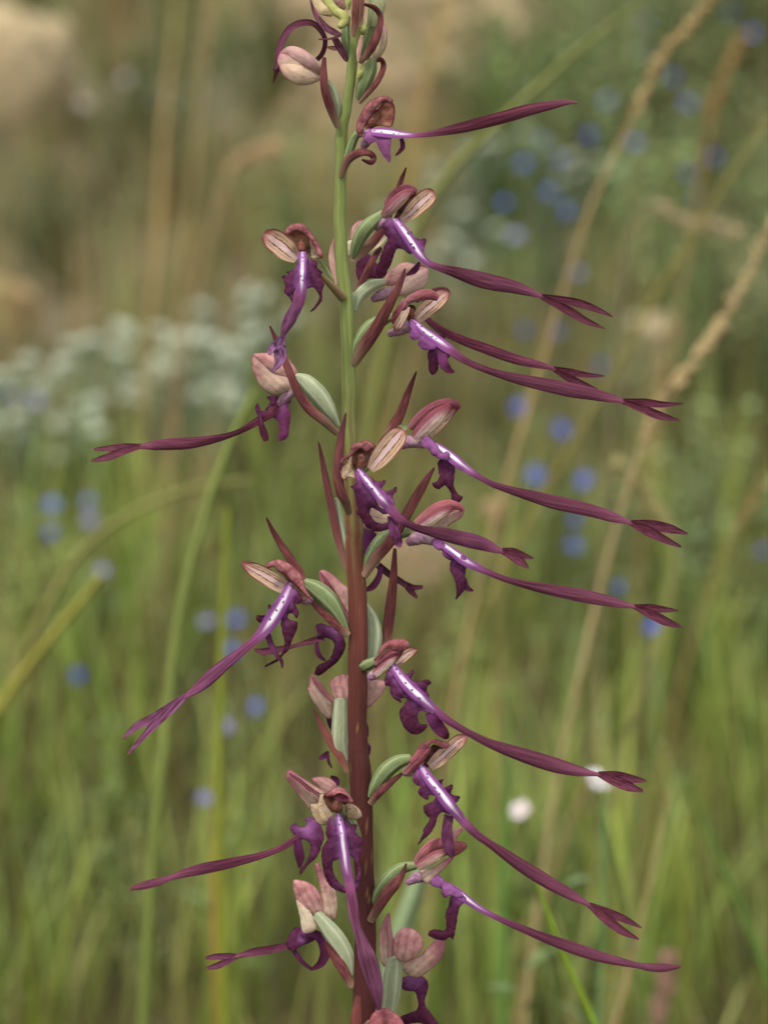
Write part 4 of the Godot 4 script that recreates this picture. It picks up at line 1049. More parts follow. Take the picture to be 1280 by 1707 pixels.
	lip(f, [700, 1276, 707, 1287, 715, 1298, 724, 1309, 733, 1320, 742, 1332, 751, 1343.5, 760, 1354, 770, 1366, 782, 1379, 797, 1393, 815, 1406, 838, 1422, 865, 1441, 895, 1460, 925, 1477.5, 950, 1490.5, 972, 1502.5, 988, 1512], [8, 10, 11, 12, 12, 12, 12, 11, 10, 10, 9, 8, 7, 6, 5, 5, 5, 5, 5], [6, 8, 9, 9.5, 10, 10.5, 10, 9, 8, 7, 6.5, 6.5, 8.5, 10.5, 11.5, 10.5, 9, 6, 3.5], [15, 15, 15, 15, 15, 15, 15, 15, 15, 10, 0, -5, -10, -10, -5, 0, 10, 40, 60], [[[981, 1508, 1010, 1520, 1040, 1532, 1069, 1547], [4, 8, 6.5, 1.2], 1, 1, -10], [[981, 1509, 1006, 1528, 1034, 1550, 1064, 1566], [4, 8, 8, 1.5], 2, 3, -10]], {"wl": 0.42, "dots": 4})
	leafy(f, "side_lobe", Z(600, 1210, 0.15625, [610, 450, 700, 560, 800, 720, 900, 860, 960, 950, 880, 920, 832, 960, 800, 1060, 750, 1150, 680, 1210, 615, 1275, 640, 1215, 668, 1150, 680, 1090, 742, 1000, 700, 950, 672, 890, 682, 848, 760, 812, 805, 755, 735, 738, 722, 792, 640, 745, 618, 690, 640, 650, 585, 620, 565, 560]), 10, "wing", {"root": [728, 1332], "reach": 68, "bulge": 2.5, "rip": 1.6})
	leafy(f, "side_lobe", Z(600, 1210, 0.15625, [800, 580, 830, 585, 888, 568, 872, 622, 900, 662, 962, 628, 993, 640, 968, 722, 1015, 742, 1070, 760, 1020, 822, 980, 800, 900, 690]), 9, "wing", {"root": [735, 1320], "reach": 40, "rip": 1.5})
	petal(f, "side_lobe", Z(600, 1210, 0.15625, [950, 950, 930, 1080, 930, 1200, 950, 1310, 985, 1395]), [9, 10, 10, 10, 9], [8, 8.5, 9.5, 9, 4], "lip", {"wl": 0.001, "nu": 24, "red": c8(98, 52, 92)})

	# lowest right flower, hood folded shut
	f = flower("flower", 616, 1536, 2)
	rod(f, "ovary", Z(600, 1380, 0.15625, [120, 900, 180, 720, 290, 560, 430, 440, 600, 400]), [0, 1, 2, 2, 2], [4, 8, 10, 9, 6], "ovary", {"ribs": 0.07, "nu": 30, "col": c8(150, 168, 128), "mix": 0.4})
	petal(f, "bract", Z(600, 1380, 0.15625, [105, 1010, 170, 890, 270, 730, 380, 590, 450, 490, 495, 378]), [3, 5, 6, 6, 5, 4], [6, 8, 9.5, 9, 4.5, 0.6], "bract", {"curl": -0.9, "nu": 32, "lum": 0.9})
	rod(f, "spur", Z(600, 1380, 0.15625, [750, 540, 680, 525, 600, 535, 500, 590]), [4, 4, 4, 4], [8, 9, 9, 5], "spur", {"nu": 18})
	petal(f, "petal_tip", Z(600, 1380, 0.15625, [1000, 200, 1010, 90, 1050, 30, 1095, 10]), [1, 1, 1, 1], [5, 5, 6, 3], "pale", {"col": c8(160, 90, 90), "mix": 0.5, "curl": -0.6, "nu": 16})
	leafy(f, "sepal", Z(600, 1380, 0.15625, [640, 450, 760, 435, 900, 340, 1000, 310, 960, 370, 880, 450, 800, 545, 740, 592, 690, 582, 650, 520]), 7, "pale", {"bulge": 3.0, "root": [705, 1458], "reach": 50})
	leafy(f, "hood", Z(600, 1380, 0.15625, [985, 160, 1100, 148, 1145, 190, 1100, 250, 1020, 300, 960, 300]), 4, "hood", {"bulge": 2.0, "col": c8(172, 92, 96), "mix": 0.4})
	petal(f, "hood", Z(600, 1380, 0.15625, [590, 390, 680, 270, 790, 180, 900, 170, 1000, 210]), [6, 8, 8, 8, 6], [5, 9, 9.5, 8, 4], "hood", {"curl": -1.1, "nu": 32, "col": c8(168, 90, 94), "mix": 0.45})
	petal(f, "sepal", Z(600, 1380, 0.15625, [610, 425, 720, 355, 830, 290, 950, 250]), [9, 10, 10, 8], [6, 9, 8.5, 4], "lateral", {"curl": -0.7, "nu": 28, "nv": 26, "col": c8(150, 92, 84), "mix": 0.35})
	lip(f, [722, 1466, 733, 1471.5, 744, 1477.5, 755, 1483.5, 765, 1490, 775, 1497, 786, 1505, 799, 1514, 818, 1524.5, 840, 1535, 868, 1547, 900, 1560.5, 935, 1573.5, 970, 1585.5, 1005, 1596, 1035, 1603, 1062, 1608.5, 1080, 1612, 1105, 1613.5, 1134, 1611], [6, 7, 8, 8, 8, 8, 7, 6, 5, 4, 3, 2, 1, 1, 1, 1, 1, 1, 1, 1], [6, 8, 10, 10.5, 10.5, 9, 7.5, 6, 5, 5, 6, 7.5, 9.5, 10, 9, 7, 5.5, 6.5, 7, 2], [40, 40, 40, 40, 40, 40, 35, 25, 15, 0, -10, -10, -5, 0, 5, 15, 30, 5, -10, -10], [], {"wl": 0.38, "dots": 0})
	leafy(f, "side_lobe", Z(600, 1380, 0.15625, [745, 580, 820, 498, 900, 558, 985, 610, 1105, 720, 1040, 745, 960, 725, 905, 750, 868, 695, 868, 640, 790, 632]), 9, "wing", {"root": [752, 1482], "reach": 55, "rip": 1.8})
	leafy(f, "side_lobe", Z(600, 1380, 0.15625, [975, 720, 1090, 712, 1135, 770, 1062, 850, 1040, 950, 1020, 1080, 988, 1195, 955, 1165, 880, 1205, 735, 1155, 740, 1105, 795, 1080, 908, 1090, 918, 1000, 908, 930, 940, 830]), 7, "wing", {"root": [765, 1492], "reach": 75, "bulge": 2.5})

	# pink flower facing away at the bottom right
	f = flower("flower", 645, 1690, -14)
	rod(f, "ovary", [646, 1712, 648, 1680, 653, 1640, 658, 1598], [-12, -12, -11, -10], [7, 13, 16, 13], "paleovary", {"ribs": 0.05, "na": 28})
	leafy(f, "sepal", [634, 1598, 632, 1562, 639, 1535, 647, 1524, 654, 1555, 660, 1592, 652, 1612, 641, 1612], -12, "pale", {"bulge": 2.5, "root": [648, 1612], "reach": 75})
	petal(f, "sepal", [650, 1600, 652, 1570, 649, 1545, 648, 1522], [-10, -10, -10, -10], [3, 4, 3.5, 2], "pale", {"col": c8(176, 100, 124), "mix": 0.5, "nu": 16, "curl": -0.6})
	leafy(f, "hood", [657, 1590, 657, 1565, 666, 1550, 684, 1547, 700, 1558, 704, 1580, 690, 1598, 670, 1603], -9, "rear", {"bulge": 5.0, "root": [672, 1600], "reach": 45})
	leafy(f, "sepal", [670, 1608, 700, 1592, 735, 1558, 742, 1570, 736, 1598, 710, 1622, 692, 1630, 678, 1624], -11, "pale", {"bulge": 3.5, "root": [680, 1612], "reach": 65})
	leafy(f, "lip", [666, 1632, 690, 1625, 708, 1630, 714, 1644, 708, 1672, 722, 1694, 745, 1726, 760, 1745, 735, 1738, 712, 1712, 696, 1705, 672, 1708, 668, 1694, 695, 1682, 692, 1655, 672, 1650], -15, "wing", {"root": [688, 1632], "reach": 85})


func lower_left() -> void:
	# flower behind the stem on the left, pale ovary upright
	var f := flower("flower", 578, 1275, -10)
	leafy(f, "sepal", Z(500, 1100, 0.1113, [145, 240, 190, 215, 240, 260, 330, 390, 430, 530, 570, 625, 500, 700, 470, 870, 380, 855, 220, 660, 118, 460, 140, 380]), -11, "pale", {"bulge": 3.5, "root": [548, 1172], "reach": 60})
	petal(f, "sepal", Z(500, 1100, 0.1113, [540, 640, 420, 540, 320, 410, 230, 290, 160, 240]), [-9, -9, -9, -9, -9], [3, 4, 4, 3.5, 1], "flank", {"col": c8(186, 124, 128), "mix": 0.6, "curl": -0.8, "nu": 20})
	leafy(f, "hood", Z(500, 1100, 0.1113, [540, 600, 450, 430, 462, 310, 570, 230, 690, 215, 790, 280, 800, 600, 660, 640]), -9, "rear", {"bulge": 5.0, "root": [568, 1168], "reach": 48})
	rod(f, "ovary", [574, 1268, 567, 1240, 567, 1210, 569, 1166], [-8, -8, -8, -8], [7, 13, 13.5, 12], "paleovary", {"ribs": 0.05, "nu": 30, "na": 28})
	petal(f, "bract", [579, 1288, 570, 1267, 553, 1239, 537, 1211, 522, 1181], [-6, -6, -7, -8, -9], [4, 6.5, 7.5, 5, 0.8], "bract", {"curl": -0.8, "nu": 28, "col": c8(150, 90, 78), "mix": 0.4})
	petal(f, "lip", Z(500, 1100, 0.1113, [430, 840, 450, 950, 490, 1080]), [-14, -14, -14], [4, 4, 2], "wing", {"nu": 14})
	petal(f, "side_lobe", Z(500, 1100, 0.1113, [280, 1480, 370, 1440, 430, 1370]), [-26, -26, -26], [2, 5, 2], "wing", {"nu": 12})
	petal(f, "side_lobe", Z(500, 1100, 0.1113, [420, 1420, 430, 1520, 480, 1620]), [-26, -26, -26], [3, 2.5, 1], "wing", {"nu": 12})
	leafy(f, "side_lobe", Z(500, 1100, 0.1113, [940, 930, 1010, 960, 1030, 1120, 1010, 1200, 1065, 1320, 1040, 1430, 980, 1500, 930, 1400]), -14, "wing", {"bulge": 1.5})
	leafy(f, "sepal", Z(580, 1040, 0.15625, [180, 600, 300, 590, 400, 620, 395, 690, 330, 790, 200, 905, 170, 800]), -6, "pale", {"bulge": 2.5, "col": c8(186, 132, 138), "mix": 0.4})

	# frontal flower with round cream petals
	f = flower("flower", 586, 1400, 14)
	rod(f, "ovary", [598, 1408, 590, 1385, 578, 1362, 566, 1345], [8, 12, 14, 15], [6, 9, 10, 8], "ovary", {"ribs": 0.06})
	leafy(f, "petal", Z(470, 1270, 0.1347, [470, 410, 560, 410, 650, 440, 740, 490, 810, 510, 800, 600, 730, 640, 620, 620, 560, 570, 500, 490]), 15, "dark", {"bulge": -2.5})
	leafy(f, "petal", Z(470, 1270, 0.1347, [350, 520, 440, 505, 470, 400, 530, 400, 520, 460, 570, 560, 640, 660, 605, 745, 530, 785, 450, 765, 385, 680, 352, 580]), 18, "cream", {"bulge": 1.8, "round": 14.0})
	leafy(f, "petal", Z(470, 1270, 0.1347, [780, 525, 860, 515, 950, 565, 995, 660, 965, 700, 910, 715, 815, 695, 790, 620]), 18, "cream", {"bulge": 1.5, "round": 12.0})
	leafy(f, "hood", Z(470, 1270, 0.1347, [540, 400, 620, 340, 680, 308, 750, 318, 810, 370, 885, 490, 800, 505, 740, 500, 690, 480, 640, 435, 560, 435]), 20, "hood", {"bulge": 3.5})
	leafy(f, "petal", Z(470, 1270, 0.1347, [640, 440, 700, 385, 770, 400, 830, 450, 780, 485, 700, 478]), 22.5, "flank", {"col": c8(84, 34, 48), "mix": 1.0, "bulge": -1.0})
	rod(f, "column", Z(470, 1270, 0.1347, [695, 500, 692, 560, 690, 620]), [18, 20, 20], [6, 9, 6], "column", {"nu": 12, "lum": 0.8})
	lip(f, [563, 1356, 565.5, 1367, 568, 1379, 570, 1391, 571.5, 1403, 573, 1415, 574.5, 1428, 576, 1441, 579, 1455, 582, 1470, 585, 1488, 588, 1507, 592, 1530, 598, 1552, 606, 1574, 612, 1595, 618, 1615, 624, 1635, 629, 1655, 632, 1684], [19, 20, 21, 22, 22, 22, 22, 22, 22, 22, 23, 23, 23, 23, 23, 23, 22, 21, 20, 18], [5, 6, 7, 7.5, 7.5, 7.5, 8, 8, 8, 8, 8, 8.5, 9, 9, 11, 14, 14.5, 13, 10, 4], [0, 0, 0, 0, 0, 0, 0, 0, 0, 0, 0, 5, 25, 40, 25, 5, 0, 0, 10, 20], [], {"wl": 0.42, "red": c8(122, 74, 106), "dots": 3})
	leafy(f, "side_lobe", Z(470, 1270, 0.1347, [610, 660, 670, 800, 710, 950, 730, 1150, 690, 1212, 640, 1232, 628, 1290, 660, 1420, 720, 1502, 790, 1565, 790, 1622, 700, 1602, 600, 1540, 540, 1440, 500, 1285, 486, 1120, 515, 1030, 560, 960, 540, 860]), 19, "wing", {"root": [563, 1405], "reach": 70, "bulge": 3.0})
	leafy(f, "side_lobe", Z(470, 1270, 0.1347, [785, 670, 840, 760, 932, 782, 915, 870, 1000, 955, 1015, 1010, 968, 1055, 1010, 1090, 955, 1200, 978, 1320, 965, 1480, 925, 1600, 890, 1625, 885, 1520, 930, 1400, 925, 1280, 880, 1185, 845, 1160, 805, 950, 780, 830]), 18, "wing", {"root": [580, 1405], "reach": 58, "bulge": 2.5, "rip": 1.6})

	# soft flower behind it, strap to the left
	f = flower("flower", 590, 1370, -18)
	leafy(f, "sepal", Z(470, 1270, 0.1347, [55, 150, 90, 95, 160, 130, 230, 180, 400, 290, 540, 380, 480, 500, 360, 590, 280, 510, 180, 380, 60, 220]), -17, "pale", {"bulge": 4.0, "root": [530, 1345], "reach": 72})
	petal(f, "sepal", Z(470, 1270, 0.1347, [480, 420, 350, 340, 230, 240, 90, 140]), [-13, -13, -13, -14], [3, 3.5, 3, 1], "flank", {"col": c8(130, 70, 86), "mix": 0.5, "nu": 20})
	leafy(f, "hood", Z(470, 1270, 0.1347, [370, 215, 450, 185, 560, 195, 670, 270, 660, 400, 560, 420, 450, 310]), -16, "rear", {"bulge": 4.0})
	petal(f, "petal_tip", Z(470, 1270, 0.1347, [680, 290, 670, 220, 600, 180]), [-18, -18, -18], [4, 5, 2], "wing", {"nu": 10})
	leafy(f, "lip", Z(470, 1270, 0.1347, [98, 830, 160, 755, 230, 808, 300, 790, 290, 695, 350, 685, 450, 740, 520, 900, 490, 1050, 430, 1180, 330, 1270, 232, 1395, 218, 1340, 300, 1230, 352, 1100, 340, 1000, 240, 955, 180, 925]), -18, "wing", {"root": [512, 1380], "reach": 90, "bulge": 3.0})
	petal(f, "side_lobe", Z(470, 1270, 0.1347, [200, 960, 205, 1080, 225, 1200, 215, 1310]), [-17, -17, -17, -17], [5, 8, 7.5, 2], "wing", {"nu": 18, "lum": 0.85})
	petal(f, "lip", [505, 1392, 488, 1402, 465, 1415, 435, 1426, 400, 1435, 365, 1443, 335, 1449, 305, 1456, 285, 1463, 262, 1470, 240, 1476, 217, 1482], [-18, -18, -18, -18, -18, -18, -18, -18, -18, -18, -18, -18], [6, 6, 5.5, 6, 8, 9.5, 9.5, 7.5, 5.5, 7, 7, 3], "lip", {"wl": 0.001, "nu": 70, "roll": [0, 10, 20, 10, 0, -10, 0, 20, 40, 10, 0, 0], "red": c8(104, 48, 72), "curl": -0.4})

	# lower pink flower behind on the left
	f = flower("flower", 586, 1640, -18)
	leafy(f, "hood", Z(200, 1260, 0.375, [768, 562, 800, 552, 855, 572, 892, 620, 905, 705, 840, 715, 790, 655]), -17, "rear", {"bulge": 4.5, "root": [530, 1525], "reach": 55})
	leafy(f, "sepal", Z(200, 1260, 0.375, [866, 488, 885, 480, 915, 540, 960, 600, 965, 700, 940, 735, 890, 705, 892, 600]), -18, "pale", {"bulge": 3.0, "root": [540, 1528], "reach": 80})
	leafy(f, "sepal", Z(200, 1260, 0.375, [785, 630, 860, 715, 870, 775, 815, 785, 800, 715]), -16, "pale", {"bulge": 2.0, "col": c8(212, 204, 176), "mix": 0.5})
	rod(f, "ovary", Z(200, 1260, 0.375, [1025, 975, 1005, 890, 950, 800, 875, 705]), [-12, -13, -14, -15], [5, 13, 15, 9], "paleovary", {"ribs": 0.05, "nu": 28, "na": 26})
	petal(f, "bract", Z(200, 1260, 0.375, [1034, 1030, 1000, 965, 960, 900, 908, 826]), [-10, -10, -11, -12], [6, 8.5, 8.5, 3], "bract", {"curl": -0.8, "nu": 24})
	petal(f, "lip", Z(200, 1260, 0.375, [800, 775, 880, 800, 912, 865, 895, 920, 852, 950]), [-19, -18, -18, -18, -19], [7, 8, 9, 7, 2], "wing", {"nu": 26})
	petal(f, "side_lobe", Z(200, 1260, 0.375, [750, 830, 790, 890, 820, 925, 856, 950]), [-20, -20, -20, -20], [4, 4, 3.5, 2.5], "wing", {"nu": 18})
	leafy(f, "side_lobe", Z(200, 1260, 0.375, [738, 835, 770, 770, 800, 765, 815, 800, 850, 790, 870, 815, 800, 850, 770, 870]), -20, "wing", {"rip": 1.5})
	petal(f, "lip", [486, 1576, 470, 1579, 450, 1583, 425, 1587, 405, 1592, 392, 1595], [-20, -20, -20, -20, -20, -20], [6, 6, 7, 7, 5, 4], "lip", {"wl": 0.001, "nu": 40, "roll": [20, 10, 0, 0, 30, 45], "red": c8(98, 46, 72)})
	petal(f, "lip_tip", [396, 1593, 375, 1594, 358, 1595, 343, 1597], [-20, -20, -20, -20], [4, 5.5, 5, 2], "lip", {"wl": 0.001, "nu": 14, "red": c8(104, 56, 84)})
	petal(f, "lip_tip", [396, 1594, 380, 1602, 362, 1610, 344, 1614], [-20, -20, -20, -20], [4, 5.5, 5.5, 2], "lip", {"wl": 0.001, "nu": 14, "red": c8(104, 56, 84)})

	# top of the next flower down, cut by the lower edge of the view
	f = flower("flower", 612, 1760, 12)
	leafy(f, "hood", [612, 1730, 616, 1700, 625, 1686, 642, 1680, 660, 1690, 672, 1704, 680, 1730, 664, 1740, 650, 1716, 634, 1720, 624, 1742], 14, "hood", {"bulge": 4.0, "col": c8(158, 84, 92), "mix": 0.4})
	leafy(f, "petal", [624, 1742, 634, 1716, 652, 1712, 666, 1740, 650, 1760], 11, "dark", {"bulge": -1.0})
	leafy(f, "petal", [598, 1730, 606, 1706, 618, 1700, 616, 1730, 606, 1750], 12, "cream", {"bulge": 1.0})
	petal(f, "bract", [590, 1780, 593, 1730, 594, 1690, 598, 1660], [16, 17, 17, 16], [10, 10, 8, 4], "bract", {"curl": -1.0, "nu": 24, "col": c8(124, 66, 60), "mix": 0.5})


# ---------------------------------------------------------------- the hillside
func height_at(x: float, z: float) -> float:
	var s := maxf(0.0, -z - 1.0)
	var y := 0.215 * s * s / (s + 0.35)
	var far := clampf((-z - 0.2) / 1.5, 0.0, 1.0)
	y += far * (0.05 * ground_noise.get_noise_2d(x * 0.8, z * 0.8) + 0.02 * ground_noise.get_noise_2d(x * 3.0 + 40.0, z * 3.0))
	return y + 0.012 * ground_noise.get_noise_2d(x * 6.0, z * 6.0 + 70.0)


func ray_ground(px: float, py: float, h: float) -> Vector3:
	# the place, h metres above the hillside, that lies along this line of sight
	var dir := ray_dir(px, py)
	var t := 0.95
	while t < 40.0:
		var p := cam_at + dir * t
		if p.y < height_at(p.x, p.z) + h:
			return p
		t += 0.015
	return cam_at + dir * t


func dryness(x: float, z: float) -> float:
	var n := ground_noise.get_noise_2d(x * 1.7 + 11.0, z * 1.2 + 5.0)
	var back := smoothstep(-1.6, -3.0, z)
	return clampf(back * (0.46 - 0.36 * smoothstep(0.25, 0.7, x / (1.0 + 0.2 * -z))) + 0.35 * n + 0.08, 0.0, 1.0)


func build_ground() -> void:
	var s := Shape.new()
	var na := 170
	var nb := 190
	var rows := []
	for j in nb + 1:
		var b := float(j) / nb
		var z := 2.5 - 4.0 * b - 76.0 * pow(b, 4.0)
		var row := PackedInt32Array()
		for i in na + 1:
			var a := -1.0 + 2.0 * i / na
			var x := 2.2 * a + 42.0 * signf(a) * pow(absf(a), 4.0)
			var y := height_at(x, z)
			var e := 0.01
			var nn := Vector3(height_at(x - e, z) - height_at(x + e, z), 2.0 * e, height_at(x, z - e) - height_at(x, z + e)).normalized()
			var d := dryness(x, z)
			var m := ground_noise.get_noise_2d(x * 9.0, z * 9.0)
			var soil := c8(114, 106, 88).lerp(c8(160, 150, 126), clampf(0.5 + 1.2 * m, 0, 1))
			var moss := c8(58, 58, 36).lerp(c8(84, 76, 50), clampf(0.5 - 1.2 * m, 0, 1))
			row.append(s.add(Vector3(x, y, z), nn, moss.lerp(soil, smoothstep(0.25, 0.8, d)), Vector2(x, z)))
		rows.append(row)
	for j in nb:
		for i in na:
			s.quad(rows[j][i], rows[j][i + 1], rows[j + 1][i + 1], rows[j + 1][i])
	var o := put(s, "ground", soil_mat, self)
	tag(o, "dry grassy hillside of pale soil rising behind the orchid", "ground", "", "structure")


# ---------------------------------------------------------------- grass and herbs
func blade(s: Shape, base: Vector3, dir: Vector3, h: float, lean: float, w: float, c0: Color, c1: Color, seg := 5) -> Vector3:
	var side := dir.cross(Vector3.UP).normalized()
	var last := PackedInt32Array()
	var p := base
	for i in seg + 1:
		var u := float(i) / seg
		var bend := lean * u
		var t := Vector3.UP * cos(bend) + dir * sin(bend)
		if i:
			p += t * h / seg
		var hw := w * 0.5 * (1.0 - pow(u, 1.8)) + 0.0001
		var nn := t.cross(side).normalized()
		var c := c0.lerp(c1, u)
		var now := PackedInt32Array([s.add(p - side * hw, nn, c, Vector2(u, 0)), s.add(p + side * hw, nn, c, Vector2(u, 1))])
		if i:
			s.quad(last[0], last[1], now[1], now[0])
		last = now
	return p


func leaf(s: Shape, base: Vector3, dir: Vector3, length: float, width: float, c: Color) -> void:
	var side := dir.cross(Vector3(rng.randf_range(-0.5, 0.5), 1, rng.randf_range(-0.5, 0.5))).normalized()
	var nn := side.cross(dir).normalized()
	if nn.y < 0.0:
		nn = -nn
	var a := s.add(base, nn, vary(c, 0.9), Vector2(0, 0.5))
	var l := s.add(base + dir * length * 0.5 - side * width * 0.5 + nn * width * 0.12, nn, c, Vector2(0.5, 0))
	var m := s.add(base + dir * length * 0.5, nn, vary(c, 1.06), Vector2(0.5, 0.5))
	var r := s.add(base + dir * length * 0.5 + side * width * 0.5 + nn * width * 0.12, nn, c, Vector2(0.5, 1))
	var b := s.add(base + dir * length - nn * length * 0.12, nn, vary(c, 1.05), Vector2(1, 0.5))
	s.tri(a, l, m)
	s.tri(a, m, r)
	s.tri(l, b, m)
	s.tri(m, b, r)


func any_dir(up_from: float, up_to: float) -> Vector3:
	var a := rng.randf() * TAU
	var e := rng.randf_range(up_from, up_to)
	return Vector3(cos(a) * cos(e), sin(e), sin(a) * cos(e))


func grass_clump(n: int, h: float, spread: float, w: float, lean: float, c0: Color, c1: Color) -> ArrayMesh:
	var s := Shape.new()
	for i in n:
		var d := any_dir(0, 0)
		var at := d * spread * sqrt(rng.randf())
		var k := rng.randf_range(0.7, 1.2)
		blade(s, Vector3(at.x, -0.01, at.z), any_dir(0, 0), h * rng.randf_range(0.5, 1.1), lean * rng.randf_range(0.2, 1.2), w * rng.randf_range(0.7, 1.3), vary(c0, k), vary(c1, k))
	return s.mesh(Vector3.ZERO)


func herb_clump(n: int, h: float, leaf_len: float, leaf_w: float, c: Color, per := 16) -> ArrayMesh:
	var s := Shape.new()
	for i in n:
		var d := any_dir(0, 0)
		var base := d * 0.02 * sqrt(rng.randf())
		var out := any_dir(0, 0)
		var hh := h * rng.randf_range(0.6, 1.1)
		var lean := rng.randf_range(0.1, 0.6)
		blade(s, base, out, hh, lean, 0.0022, vary(c, 0.8), vary(c, 0.95), 4)
		for k in per:
			var u := rng.randf_range(0.12, 1.0)
			var p := base + Vector3.UP * hh * u * cos(lean * u * 0.5) + out * hh * u * sin(lean * u * 0.5)
			leaf(s, p, any_dir(-0.1, 0.9), leaf_len * rng.randf_range(0.6, 1.2), leaf_w * rng.randf_range(0.7, 1.2), vary(c, rng.randf_range(0.75, 1.25)))
	return s.mesh(Vector3.ZERO)


func scatter(called: String, label: String, category: String, mesh: Mesh, mat: Material, spots: Array) -> void:
	var mm := MultiMesh.new()
	mm.transform_format = MultiMesh.TRANSFORM_3D
	mm.use_colors = true
	mm.mesh = mesh
	mm.instance_count = spots.size()
	for i in spots.size():
		var q: Array = spots[i]
		var b := Basis(Vector3.UP, q[2]).scaled(Vector3(q[1], q[1] * q[4], q[1]))
		mm.set_instance_transform(i, Transform3D(b, q[0]))
		mm.set_instance_color(i, q[3])
	var o := MultiMeshInstance3D.new()
	o.name = numbered(called)
	o.multimesh = mm
	o.material_override = mat
	add_child(o)
	tag(o, label, category, "", "stuff")


func spread_over(z_from: float, z_to: float, per_m2: float, margin: float, keep: Callable, size0: float, size1: float, warm := 0.12) -> Array:
	var out := []
	var half := 0.17 * (0.8 - z_to) + margin
	var count := int((z_from - z_to) * 2.0 * half * per_m2)
	for i in count:
		var z := rng.randf_range(z_to, z_from)
		var x := rng.randf_range(-half, half)
		if absf(x) > 0.17 * (0.8 - z) + margin:
			continue
		var chance: float = keep.call(x, z)
		if rng.randf() > chance:
			continue
		var l := rng.randf_range(0.55, 1.4) * (0.8 + 0.5 * patch(x, z, 4.0, 77.0))
		var hue := rng.randf_range(-warm, warm)
		out.append([Vector3(x, height_at(x, z), z), rng.randf_range(size0, size1), rng.randf() * TAU, Color(clampf(l * (1.0 + hue), 0, 1.4), l, l * (1.0 - hue * 0.5), 1.0), rng.randf_range(0.8, 1.2)])
	return out


func patch(x: float, z: float, f: float, seed_at: float) -> float:
	return clampf(0.5 + 1.3 * ground_noise.get_noise_2d(x * f + seed_at, z * f - seed_at), 0.0, 1.0)


func build_meadow() -> void:
	var g0 := c8(98, 112, 48)
	var g1 := c8(146, 160, 80)
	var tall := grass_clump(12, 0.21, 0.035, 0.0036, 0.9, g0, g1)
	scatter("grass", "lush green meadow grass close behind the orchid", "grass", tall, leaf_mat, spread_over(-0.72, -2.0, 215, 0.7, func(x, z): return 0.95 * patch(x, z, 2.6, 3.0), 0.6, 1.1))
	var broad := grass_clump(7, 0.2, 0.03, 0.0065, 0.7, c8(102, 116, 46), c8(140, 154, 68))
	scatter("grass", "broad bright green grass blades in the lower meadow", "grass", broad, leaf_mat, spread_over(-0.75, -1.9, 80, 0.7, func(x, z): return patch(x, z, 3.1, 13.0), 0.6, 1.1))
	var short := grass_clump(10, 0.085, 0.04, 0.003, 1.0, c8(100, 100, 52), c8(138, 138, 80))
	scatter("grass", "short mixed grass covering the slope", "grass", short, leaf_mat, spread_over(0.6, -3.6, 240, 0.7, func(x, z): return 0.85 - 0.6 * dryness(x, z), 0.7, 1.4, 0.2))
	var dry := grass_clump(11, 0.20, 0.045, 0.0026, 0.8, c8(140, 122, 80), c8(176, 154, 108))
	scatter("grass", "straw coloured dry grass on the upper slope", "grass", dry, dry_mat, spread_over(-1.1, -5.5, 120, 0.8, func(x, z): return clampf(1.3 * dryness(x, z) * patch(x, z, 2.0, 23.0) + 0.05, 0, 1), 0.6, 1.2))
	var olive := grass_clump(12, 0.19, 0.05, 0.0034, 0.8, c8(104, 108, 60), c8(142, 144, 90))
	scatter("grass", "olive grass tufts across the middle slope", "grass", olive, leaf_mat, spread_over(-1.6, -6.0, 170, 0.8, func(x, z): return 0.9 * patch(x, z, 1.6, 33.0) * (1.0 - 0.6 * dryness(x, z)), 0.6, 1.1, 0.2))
	var forb := herb_clump(5, 0.13, 0.02, 0.007, c8(104, 116, 58))
	scatter("herb_leaves", "low leafy green herbs among the lower grass", "herbs", forb, leaf_mat, spread_over(-0.95, -2.2, 60, 0.7, func(x, z): return patch(x, z, 2.2, 43.0), 0.6, 1.2))
	var bugloss := herb_clump(6, 0.26, 0.028, 0.009, c8(122, 136, 88), 22)
	scatter("herb_leaves", "dark green leafy stand on the right of the slope", "herbs", bugloss, leaf_mat, spread_over(-1.5, -4.2, 95, 0.8, func(x, z): return smoothstep(0.02, 0.3, x + 0.15 * ground_noise.get_noise_2d(x * 3.0, z * 3.0)) * 0.9, 0.6, 1.1))
	var bushy := herb_clump(9, 0.26, 0.02, 0.009, c8(96, 104, 54), 26)
	scatter("herb_leaves", "distant green scrub dotted over the far slope", "scrub", bushy, leaf_mat, spread_over(-2.3, -14.0, 12, 1.2, func(x, z): return patch(x, z, 0.8, 53.0), 0.8, 1.6, 0.2))
	var far_grass := grass_clump(14, 0.24, 0.12, 0.006, 0.9, c8(120, 108, 66), c8(160, 146, 96))
	scatter("grass", "thin pale grass on the far hillside", "grass", far_grass, dry_mat, spread_over(-5.0, -16.0, 14, 1.5, func(x, z): return patch(x, z, 0.9, 63.0), 0.8, 1.6))


# ---------------------------------------------------------------- single plants and stones of the meadow
func down_to(p: Vector3) -> Vector3:
	return Vector3(p.x, height_at(p.x, p.z) - 0.005, p.z)


func thin_stem(s: Shape, a: Vector3, b: Vector3, r: float, c: Color, sway := 0.02) -> void:
	var mid := PackedVector3Array()
	var rr := PackedFloat32Array()
	var off := any_dir(0, 0) * sway
	for i in 9:
		var u := i / 8.0
		mid.append(a.lerp(b, u) + off * sin(u * PI))
		rr.append(r * (1.15 - 0.5 * u))
	sweep(s, mid, rr, "plain", {"base": c, "other": vary(c, 0.8), "na": 8})


